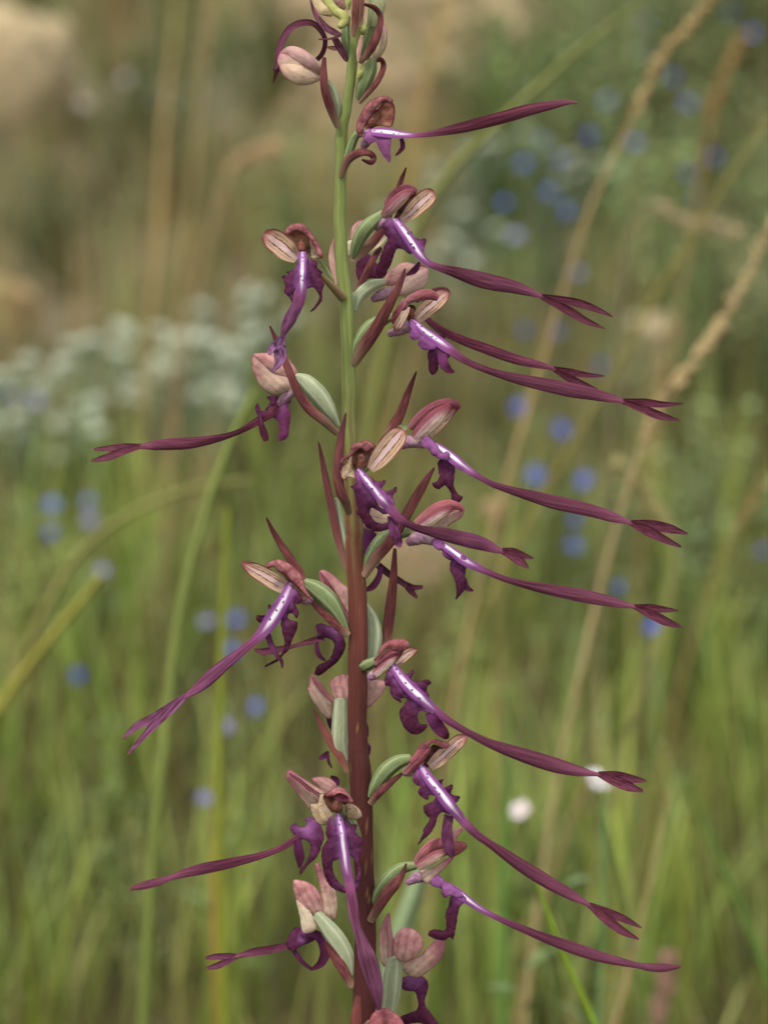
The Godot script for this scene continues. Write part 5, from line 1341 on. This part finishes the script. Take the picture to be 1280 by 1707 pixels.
func round_petal(s: Shape, at: Vector3, dir: Vector3, face: Vector3, length: float, width: float, c: Color) -> void:
	var side := dir.cross(face).normalized()
	var ring := PackedInt32Array()
	var hub := s.add(at, face, vary(c, 0.85), Vector2.ZERO)
	for i in 9:
		var a := lerpf(-2.5, 2.5, i / 8.0)
		var p := at + dir * (length * 0.55 + length * 0.45 * cos(a)) + side * width * 0.5 * sin(a) + face * length * 0.18 * sin(absf(a) * 0.6)
		ring.append(s.add(p, face, c, Vector2.ONE))
	for i in 8:
		s.tri(hub, ring[i], ring[i + 1])


func blossom(called: String, label: String, group: String, px: float, py: float, h: float, size: float, c: Color, petals := 5) -> void:
	var head := ray_ground(px, py, h)
	var foot := down_to(head + Vector3(rng.randf_range(-0.03, 0.03), 0, rng.randf_range(-0.02, 0.0)))
	var t := thing(called, label, "wildflower", foot, group)
	var s := Shape.new()
	thin_stem(s, foot, head, 0.0011, c8(96, 108, 60))
	put(s, "stem", leaf_mat, t, foot)
	s = Shape.new()
	for i in 8:
		leaf(s, foot.lerp(head, rng.randf_range(0.15, 0.9)), any_dir(0.1, 0.8), rng.randf_range(0.015, 0.03), rng.randf_range(0.004, 0.007), c8(92, 112, 62))
	put(s, "foliage", leaf_mat, t, foot)
	var face := ((Vector3(0, 0.5, 1) if petals == 5 else Vector3(0, 1, 0.5)) + any_dir(-0.5, 0.5) * 0.6).normalized()
	var e0 := face.cross(Vector3.UP).normalized()
	var e1 := face.cross(e0)
	for i in petals:
		s = Shape.new()
		var a := TAU * i / petals + rng.randf() * 0.2
		round_petal(s, head, e0 * cos(a) + e1 * sin(a), face, size * rng.randf_range(0.4, 0.56), size * rng.randf_range(0.34, 0.46) * minf(1.0, 6.0 / petals), vary(c, rng.randf_range(0.9, 1.1)))
		put(s, "petal", leaf_mat, t, foot)
	s = Shape.new()
	tub_world(s, head - face * size * 0.1, head + face * size * 0.08, size * 0.12, c8(214, 210, 190) if petals == 5 else c8(206, 190, 120))
	put(s, "flower_centre", leaf_mat, t, foot)


func tub_world(s: Shape, a: Vector3, b: Vector3, r: float, c: Color) -> void:
	var mid := PackedVector3Array()
	var rr := PackedFloat32Array()
	for i in 7:
		var u := i / 6.0
		mid.append(a.lerp(b, u))
		rr.append(r * sqrt(maxf(0.02, 1.0 - pow(2.0 * u - 1.0, 2.0))))
	sweep(s, mid, rr, "plain", {"base": c, "other": vary(c, 0.85), "na": 10})


func silver_herb(label: String, px: float, py: float, h: float, wide: float, c: Color, called := "silver_herb", group := "silvery herbs on the slope", stems := 14) -> void:
	var head := ray_ground(px, py, h * 0.7)
	var foot := down_to(head)
	var t := thing(called, label, "herb" if called == "silver_herb" else "shrub", foot, group)
	var s := Shape.new()
	var tips := []
	for i in stems:
		var d := any_dir(0.5, 1.4)
		var tip := foot + Vector3(d.x * wide, h * rng.randf_range(0.6, 1.0), d.z * wide)
		thin_stem(s, foot, tip, 0.0012, vary(c, 0.7), 0.012)
		tips.append(tip)
	put(s, "stem", leaf_mat, t, foot)
	s = Shape.new()
	for tip in tips:
		for k in 26:
			var p: Vector3 = foot.lerp(tip, sqrt(rng.randf_range(0.05, 1.0)))
			leaf(s, p, any_dir(-0.1, 1.0), rng.randf_range(0.010, 0.022), rng.randf_range(0.004, 0.007), vary(c, rng.randf_range(0.75, 1.2)))
	var o := put(s, "foliage", leaf_mat, t, foot)
	o.set_meta("kind", "stuff")
	if called != "silver_herb":
		return
	s = Shape.new()
	for tip in tips:
		for k in 6:
			tub_world(s, tip + any_dir(0, 1) * 0.006, tip + any_dir(0.2, 1.2) * 0.012, 0.0042, vary(c8(184, 192, 170), rng.randf_range(0.85, 1.05)))
	o = put(s, "blossom", leaf_mat, t, foot)
	o.set_meta("kind", "stuff")


func rock(label: String, px: float, py: float, rx: float, ry: float, rz: float, c: Color) -> void:
	var at := ray_ground(px, py, ry * 0.35)
	var foot := Vector3(at.x, height_at(at.x, at.z), at.z)
	var s := Shape.new()
	var nu := 26
	var nv := 36
	var id := s.v.size() + px
	var rows := []
	for i in nu + 1:
		var a := PI * i / nu
		var row := PackedInt32Array()
		for j in nv + 1:
			var b := TAU * (j % nv) / nv
			var d := Vector3(sin(a) * cos(b), cos(a), sin(a) * sin(b))
			var k := 1.0 + 0.35 * ground_noise.get_noise_3d(d.x * 1.2 + id, d.y * 1.2, d.z * 1.2) + 0.10 * ground_noise.get_noise_3d(d.x * 5.0 + id, d.y * 5.0, d.z * 5.0)
			d = Vector3(signf(d.x) * pow(absf(d.x), 0.75), signf(d.y) * pow(absf(d.y), 0.75), signf(d.z) * pow(absf(d.z), 0.75))
			var col := vary(c, 1.0 + 0.35 * ground_noise.get_noise_3d(d.x * 4.0 + id, d.y * 4.0 + 9.0, d.z * 4.0))
			row.append(s.add(Vector3(d.x * rx, d.y * ry + ry * 0.35, d.z * rz) * k, d, col, Vector2(a, b)))
		rows.append(row)
	for i in nu:
		for j in nv:
			s.quad(rows[i][j], rows[i][j + 1], rows[i + 1][j + 1], rows[i + 1][j])
	smooth(s)
	var o := put(s, numbered("rock"), rock_mat, self)
	o.position = foot
	tag(o, label, "rock", "stones on the upper slope")


func smooth(s: Shape) -> void:
	var sum := {}
	for i in range(0, s.ix.size(), 3):
		var f := -(s.v[s.ix[i + 1]] - s.v[s.ix[i]]).cross(s.v[s.ix[i + 2]] - s.v[s.ix[i]])
		for k in 3:
			var key := s.v[s.ix[i + k]].snapped(Vector3.ONE * 1e-6)
			sum[key] = sum.get(key, Vector3.ZERO) + f
	for i in s.v.size():
		var n: Vector3 = sum.get(s.v[i].snapped(Vector3.ONE * 1e-6), s.n[i])
		s.n[i] = n.normalized() if n.length_squared() > 0.0 else s.n[i]


func build_flowers() -> void:
	rock("large ochre boulder at the top left of the slope", 5, 160, 0.10, 0.12, 0.10, c8(174, 156, 124))
	rock("small ochre stone below the large boulder on the left", -6, 525, 0.045, 0.035, 0.04, c8(164, 142, 106))
	rock("broad tan stone at the top, right of the spike's tip", 690, 110, 0.2, 0.15, 0.12, c8(160, 142, 112))
	rock("flat tan stone lower and left of the tan stone behind the buds", 640, 175, 0.13, 0.09, 0.08, c8(156, 138, 110))
	rock("grey-brown stone showing between the straps right of the stem", 700, 985, 0.06, 0.04, 0.05, c8(134, 112, 92))
	rock("small pale stone in the grass right of centre", 1090, 575, 0.03, 0.03, 0.03, c8(188, 172, 140))

	var sc := c8(140, 156, 124)
	silver_herb("silvery herb with whitish heads at the left edge of the slope", 40, 665, 0.15, 0.10, sc)
	silver_herb("silvery herb in whitish bloom, second from the left edge", 150, 650, 0.16, 0.10, sc)
	silver_herb("tall silvery herb nearest the orchid on its left", 330, 645, 0.16, 0.09, sc)
	silver_herb("low silvery herb in front of the whitish ones on the left", 240, 700, 0.13, 0.11, c8(120, 140, 108))
	silver_herb("whitish herb between the tall one and the second from the edge", 245, 630, 0.16, 0.11, sc)
	silver_herb("grey herb at the far left below the silvery row", 60, 740, 0.12, 0.11, c8(116, 134, 102))
	silver_herb("blue-grey herb behind the raised strap right of the stem", 770, 310, 0.17, 0.12, c8(120, 142, 122))
	silver_herb("blue-grey herb among blue flowers, right of the raised strap", 900, 290, 0.16, 0.12, c8(122, 144, 124))
	silver_herb("grey-green herb below the raised strap, close to the hood", 730, 420, 0.14, 0.10, c8(126, 144, 112))
	silver_herb("pale herb behind the upper left flower", 420, 560, 0.14, 0.08, c8(128, 146, 118))

	var bush := c8(84, 104, 46)
	var gb := "low green shrubs on the upper slope"
	silver_herb("low dark green shrub at the top, right of the large boulder", 255, 75, 0.22, 0.24, bush, "green_shrub", gb, 40)
	silver_herb("dark green shrub at the top edge, left of the buds", 430, 30, 0.2, 0.22, c8(96, 104, 50), "green_shrub", gb, 34)
	silver_herb("bright green shrub at the top, right of the buds", 880, 60, 0.26, 0.26, c8(90, 118, 50), "green_shrub", gb, 44)
	silver_herb("dull green shrub in the dry grass at the far left", 110, 330, 0.16, 0.16, c8(98, 104, 62), "green_shrub", gb, 28)
	silver_herb("olive shrub in the dry grass, left of the drooping seed head", 290, 240, 0.14, 0.16, c8(104, 102, 58), "green_shrub", gb, 26)
	var blue := c8(50, 70, 176)
	var soft := c8(78, 98, 180)
	var pale := c8(122, 120, 176)
	var g := "blue wildflowers"
	var list := [
		[1075, 38, soft, "pale blue flower at the top right, above its darker twin"], [1070, 82, blue, "deep blue flower at the top right under a paler one"],
		[1145, 172, soft, "light blue flower just right of the drooping seed head's bend"], [1252, 55, blue, "blue flower at the right edge near the top corner"],
		[872, 272, blue, "deep blue flower in the grey herb, left of its pair"], [934, 266, blue, "blue flower in the grey herb, right of its pair"],
		[840, 338, blue, "violet blue flower below the pair in the grey herb"], [914, 320, soft, "faded blue flower under the right one of the pair"],
		[1146, 288, blue, "blue flower near the thin slanting culm, upper one"], [1190, 262, blue, "blue flower right of the thin slanting culm's upper part"],
		[944, 352, soft, "soft blue flower beside the seed head stalk"], [860, 392, pale, "greyish violet flower above the forked upper strap"],
		[966, 455, pale, "pale violet flower right of the forked upper strap"], [874, 550, blue, "vivid blue flower just under the forked upper strap"],
		[928, 552, soft, "light blue flower beside the vivid one under the upper strap"], [866, 678, blue, "blue flower under the doubled straps"],
		[936, 716, blue, "round blue flower midway between two long straps"], [892, 792, soft, "grey blue flower above the arching middle strap"],
		[974, 800, blue, "blue flower above the tip of the middle strap"], [958, 866, soft, "soft blue flower behind the middle strap"],
		[956, 908, blue, "blue flower between middle strap and the one below"], [1030, 978, c8(48, 78, 186), "brightest blue flower, near the tip of the lower middle strap"],
		[1088, 1045, blue, "dull blue flower behind the lower middle strap's fork"], [1270, 918, blue, "blue flower cut by the right edge at mid height"],
		[88, 842, c8(96, 124, 204), "bright pale blue flower on the left, of a close pair"], [148, 834, soft, "lilac blue flower on the left, right one of a close pair"],
		[86, 888, blue, "deeper blue flower right under the pale one on the left"], [150, 868, pale, "lilac flower under the lilac blue one on the left"],
		[172, 952, pale, "faint lilac flower below the left group"], [344, 1036, pale, "violet flower left of a blue one beside the lower left flower"],
		[394, 1032, blue, "blue flower left of the drooping lower left lip"], [388, 1082, soft, "grey blue flower just under the blue one on the left"],
		[130, 1124, blue, "blue flower low on the left"], [342, 1332, pale, "violet flower below the twisted left strap's tip"],
		[428, 1180, soft, "soft blue flower right of the twisted left strap"], [376, 1210, pale, "pale violet flower under the twisted left strap"],
		[1218, 22, blue, "blue flower nearest the top right corner"], [1012, 168, soft, "faint blue flower left of the long seed head's bend"],
		[1122, 128, blue, "small blue flower under the deep blue one at the top right"], [1058, 238, soft, "faint blue flower touching the long seed head's stalk"],
		[982, 226, blue, "small blue flower right of the raised strap's tip"], [905, 232, soft, "soft blue flower under the raised strap's tip"],
		[1000, 610, blue, "small blue flower at the doubled straps' forked tips"], [1160, 330, blue, "dim blue flower left of the hanging spikelet"],
		[20, 660, pale, "violet flower at the left edge among silvery herbs"], [60, 668, pale, "dim violet flower beside the left edge herb"],
	]
	for q in list:
		blossom("blue_flower", q[3], g, q[0], q[1], rng.randf_range(0.20, 0.27) if q[0] > 700 and q[1] > 500 else rng.randf_range(0.28, 0.34) if q[0] > 700 else rng.randf_range(0.14, 0.2) if q[1] > 780 else rng.randf_range(0.14, 0.22), rng.randf_range(0.008, 0.0125) * (1.05 if q[1] < 480 else 1.0), vary(q[2], rng.randf_range(0.95, 1.25)))
	blossom("white_flower", "round white flower behind the tip of a purple strap at lower right", "", 996, 1300, 0.27, 0.0125, c8(226, 222, 226), 14)
	blossom("white_flower", "small whitish flower left of the round white one", "", 868, 1350, 0.26, 0.0105, c8(216, 204, 206), 12)
	blossom("white_flower", "lilac white flower in the dry grass at upper left", "", 213, 130, 0.10, 0.022, c8(190, 178, 190), 10)
	blossom("white_flower", "dim whitish flower right of the lilac white one at upper left", "", 252, 152, 0.10, 0.018, c8(176, 168, 170), 10)
	blossom("white_flower", "pale flower below the lilac white one at upper left", "", 142, 172, 0.10, 0.020, c8(184, 168, 170), 10)


# ---------------------------------------------------------------- stalks and blades that can be told apart
func stalk(called: String, label: String, path: Array, d0: float, d1: float, r0: float, r1: float, c: Color, seed_to := 0.0, group := "", flat := 1.0, head_r := 0.0035) -> void:
	# path runs from the tip down; distances from the viewer at tip and foot; radii in metres
	var xs := []
	var ys := []
	for i in range(0, path.size(), 2):
		xs.append(path[i])
		ys.append(path[i + 1])
	var mid := PackedVector3Array()
	var rr := PackedFloat32Array()
	var nu := 40
	for i in nu + 1:
		var u := float(i) / nu
		mid.append(cam_at + ray_dir(pick(xs, u), pick(ys, u)) * lerpf(d0, d1, u))
		rr.append(lerpf(r0, r1, u))
	var way := (mid[nu] - mid[nu - 3]).normalized()
	way = Vector3(way.x, minf(way.y, -0.6), way.z * 0.3).normalized()
	var p := mid[nu]
	var guard := 0
	while p.y > height_at(p.x, p.z) - 0.01 and guard < 80:
		p += way * 0.02
		way = (way + Vector3(0, -0.12, 0)).normalized()
		mid.append(p)
		rr.append(r1)
		guard += 1
	mid.reverse()
	rr.reverse()
	var foot := mid[0]
	var t := thing(called, label, "grass stalk" if flat == 1.0 else "grass blade", foot, group)
	var s := Shape.new()
	sweep(s, mid, rr, "plain", {"base": c, "other": vary(c, 0.82), "na": 10, "flat": flat})
	put(s, "culm" if flat == 1.0 else "blade", dry_mat if c.r > c.g * 1.05 else leaf_mat, t, foot)
	if seed_to > 0.0:
		s = Shape.new()
		var n := mid.size()
		var first := n - 1 - int(nu * seed_to)
		var count := int(240 * seed_to)
		for i in count:
			var f := lerpf(first, n - 1, float(i) / count)
			var k := mini(int(f), n - 2)
			var base := mid[k].lerp(mid[k + 1], f - k)
			var dir := ((mid[k + 1] - mid[k]).normalized() * 1.2 + any_dir(-1.2, 1.2)).normalized()
			var ln := head_r * rng.randf_range(1.4, 2.6)
			var a := base + dir * head_r * 0.2
			tub_world(s, a, a + dir * ln, head_r * 0.42, vary(c, rng.randf_range(0.9, 1.25)))
		var o := put(s, "seed_head", dry_mat, t, foot)
		o.set_meta("kind", "stuff")


func build_stalks() -> void:
	var straw := c8(178, 152, 108)
	var tan := c8(158, 130, 84)
	var gd := "dry grass stalks on the right"
	stalk("dry_grass_stalk", "long nodding straw seed head bending down from the top right corner", [1195, -10, 1150, 40, 1100, 100, 1070, 165, 1030, 245, 990, 330, 955, 430, 925, 530, 890, 650, 850, 780], 1.42, 1.46, 0.0008, 0.001, straw, 0.42, gd, 1.0, 0.0021)
	stalk("dry_grass_stalk", "thick pale straw seed head slanting in from the right edge", [1290, 370, 1225, 500, 1165, 590, 1105, 665, 1070, 745, 1040, 830, 1015, 920, 985, 1040, 960, 1150], 1.34, 1.38, 0.0008, 0.0011, c8(184, 162, 120), 0.52, gd, 1.0, 0.0024)
	stalk("dry_grass_stalk", "short blurred tan seed head near the top right corner", [1235, 65, 1205, 130, 1185, 200, 1172, 270, 1150, 400, 1120, 560], 2.10, 2.10, 0.001, 0.0012, tan, 0.4, gd, 1.0, 0.003)
	stalk("dry_grass_stalk", "bare thin olive culm slanting across the right side", [1285, 195, 1200, 320, 1130, 430, 1060, 550, 1000, 660, 920, 800, 850, 930], 1.50, 1.55, 0.0011, 0.0014, c8(138, 128, 70), 0.0, gd)
	stalk("dry_grass_stalk", "small arched dry spikelet hanging at the right, above the thick seed head", [1228, 388, 1190, 378, 1150, 372, 1110, 352, 1075, 350, 1050, 380, 1042, 430], 1.80, 1.80, 0.0005, 0.0006, c8(164, 148, 116), 0.62, gd, 1.0, 0.0026)
	stalk("dry_grass_stalk", "side seed head branching low by the thick straw one", [1030, 775, 1075, 820, 1110, 880, 1125, 930, 1110, 1010, 1080, 1110], 1.50, 1.50, 0.0008, 0.0008, c8(150, 142, 96), 0.5, gd, 1.0, 0.0026)
	stalk("dry_grass_stalk", "brown stalk with one tan node at the right edge", [1275, 800, 1230, 880, 1180, 990, 1150, 1080, 1120, 1200], 1.75, 1.75, 0.001, 0.0012, c8(140, 120, 74), 0.25, gd, 1.0, 0.0022)
	stalk("dry_grass_stalk", "thin upright tan culm behind the middle straps", [905, 560, 875, 680, 850, 800, 835, 950, 830, 1100], 1.70, 1.70, 0.0008, 0.0009, c8(140, 124, 74), 0.0, gd)
	stalk("dry_grass_stalk", "tan culm under the white flowers at lower right", [985, 1290, 950, 1370, 920, 1460, 890, 1560, 860, 1710], 1.50, 1.50, 0.0012, 0.0016, c8(136, 118, 78), 0.0, gd)
	stalk("dry_grass_stalk", "straw culm leaning from upper right to the bottom edge", [1115, 1315, 1098, 1400, 1078, 1490, 1058, 1580, 1040, 1650, 1020, 1720], 1.24, 1.24, 0.0007, 0.0012, c8(156, 136, 94), 0.0, gd)
	stalk("dry_grass_stalk", "olive culm just left of the straw one at lower right", [1075, 1330, 1062, 1430, 1050, 1530, 1035, 1620, 1015, 1720], 1.34, 1.34, 0.0008, 0.0013, c8(124, 130, 72), 0.0, gd)
	stalk("dry_grass_stalk", "soft pinkish dry spike at the bottom right", [1112, 1600, 1108, 1640, 1100, 1680, 1092, 1730], 1.50, 1.50, 0.001, 0.0014, c8(146, 116, 100), 0.9, gd, 1.0, 0.0026)
	var gl := "dry grass stalks on the left"
	stalk("dry_grass_stalk", "upright straw stalk at upper left, left one of two", [300, -60, 290, 60, 275, 180, 268, 300, 262, 420, 255, 500], 2.50, 2.50, 0.0018, 0.002, c8(182, 156, 104), 0.0, gl)
	stalk("dry_grass_stalk", "upright straw stalk at upper left, right one of two", [352, -60, 345, 60, 332, 180, 322, 300, 310, 400, 300, 480], 2.60, 2.60, 0.0013, 0.0016, c8(178, 154, 104), 0.0, gl)
	stalk("dry_grass_stalk", "drooping tan seed head in the dry grass left of the spike", [455, 250, 425, 255, 395, 275, 370, 320, 350, 390, 330, 480], 2.30, 2.30, 0.0012, 0.0016, c8(164, 140, 104), 0.5, gl, 1.0, 0.004)
	stalk("dry_grass_stalk", "straw stalk behind the buds at the top", [760, -40, 735, 40, 712, 130, 690, 230, 670, 340], 2.60, 2.60, 0.002, 0.0024, c8(174, 144, 84), 0.0, gl)
	stalk("dry_grass_stalk", "tan fluffy seed head right of the stem behind the lips", [825, 850, 826, 875, 828, 905, 830, 960, 832, 1060], 1.75, 1.75, 0.001, 0.0006, c8(164, 142, 108), 0.3, gl, 1.0, 0.004)
	stalk("dry_grass_stalk", "orange-brown upright stalk at lower left", [362, 1290, 362, 1370, 360, 1440, 360, 1520, 362, 1600], 1.40, 1.40, 0.0018, 0.002, c8(150, 104, 52), 0.0, gl)
	var gg := "green grass blades"
	var lime := c8(132, 146, 74)
	stalk("grass_blade", "long pale blade slanting from the top right down behind the raised strap", [1065, 10, 980, 70, 890, 150, 800, 235, 740, 300, 690, 390, 660, 500], 1.45, 1.50, 0.0008, 0.0034, c8(138, 142, 78), 0.0, gg, 0.25)
	stalk("grass_blade", "long light green blade curving down left of the stem", [425, 650, 385, 735, 350, 830, 318, 940, 295, 1050, 282, 1160, 270, 1280], 1.22, 1.22, 0.0014, 0.0026, lime, 0.0, gg, 0.25)
	stalk("grass_blade", "yellowish blade slanting up from the left edge", [170, 960, 125, 1015, 75, 1075, 30, 1135, -20, 1210], 1.40, 1.40, 0.0016, 0.0028, c8(146, 142, 64), 0.0, gg, 0.25)
	stalk("grass_blade", "upright yellow-green blade running down to the bottom edge at left", [378, 850, 374, 1000, 368, 1150, 366, 1300, 368, 1450, 372, 1600, 374, 1720], 1.30, 1.30, 0.0014, 0.003, c8(136, 146, 50), 0.0, gg, 0.3)
	stalk("grass_blade", "vivid green blade crossing the lowest strap", [895, 1470, 915, 1530, 942, 1600, 970, 1660, 996, 1720], 1.02, 1.02, 0.0006, 0.0012, c8(128, 156, 40), 0.0, gg, 0.4)
	stalk("grass_blade", "wide soft green blade behind the lower right lips", [846, 1150, 844, 1280, 842, 1400, 838, 1540, 836, 1720], 1.40, 1.40, 0.001, 0.0034, c8(104, 138, 62), 0.0, gg, 0.3)
	stalk("grass_blade", "straight blue-green stem under the round white flower", [1008, 1330, 1006, 1420, 1004, 1520, 1000, 1620, 998, 1720], 1.25, 1.25, 0.001, 0.0012, c8(110, 142, 84), 0.0, gg, 0.6)
	stalk("grass_blade", "faint olive blade arching across the left middle", [420, 800, 330, 812, 250, 840, 180, 880, 120, 940, 80, 1010], 1.50, 1.50, 0.001, 0.002, c8(140, 138, 76), 0.0, gg, 0.3)
	stalk("grass_blade", "pale green leaf leaning behind the lowest right hood", [708, 1440, 690, 1490, 672, 1540, 655, 1600, 640, 1690], 1.10, 1.10, 0.0034, 0.004, c8(140, 158, 116), 0.0, gg, 0.3)
	stalk("grass_blade", "green blade leaning left at the bottom right corner", [1140, 1300, 1180, 1390, 1220, 1480, 1260, 1580, 1300, 1690], 1.35, 1.35, 0.001, 0.0026, c8(98, 126, 52), 0.0, gg, 0.3)
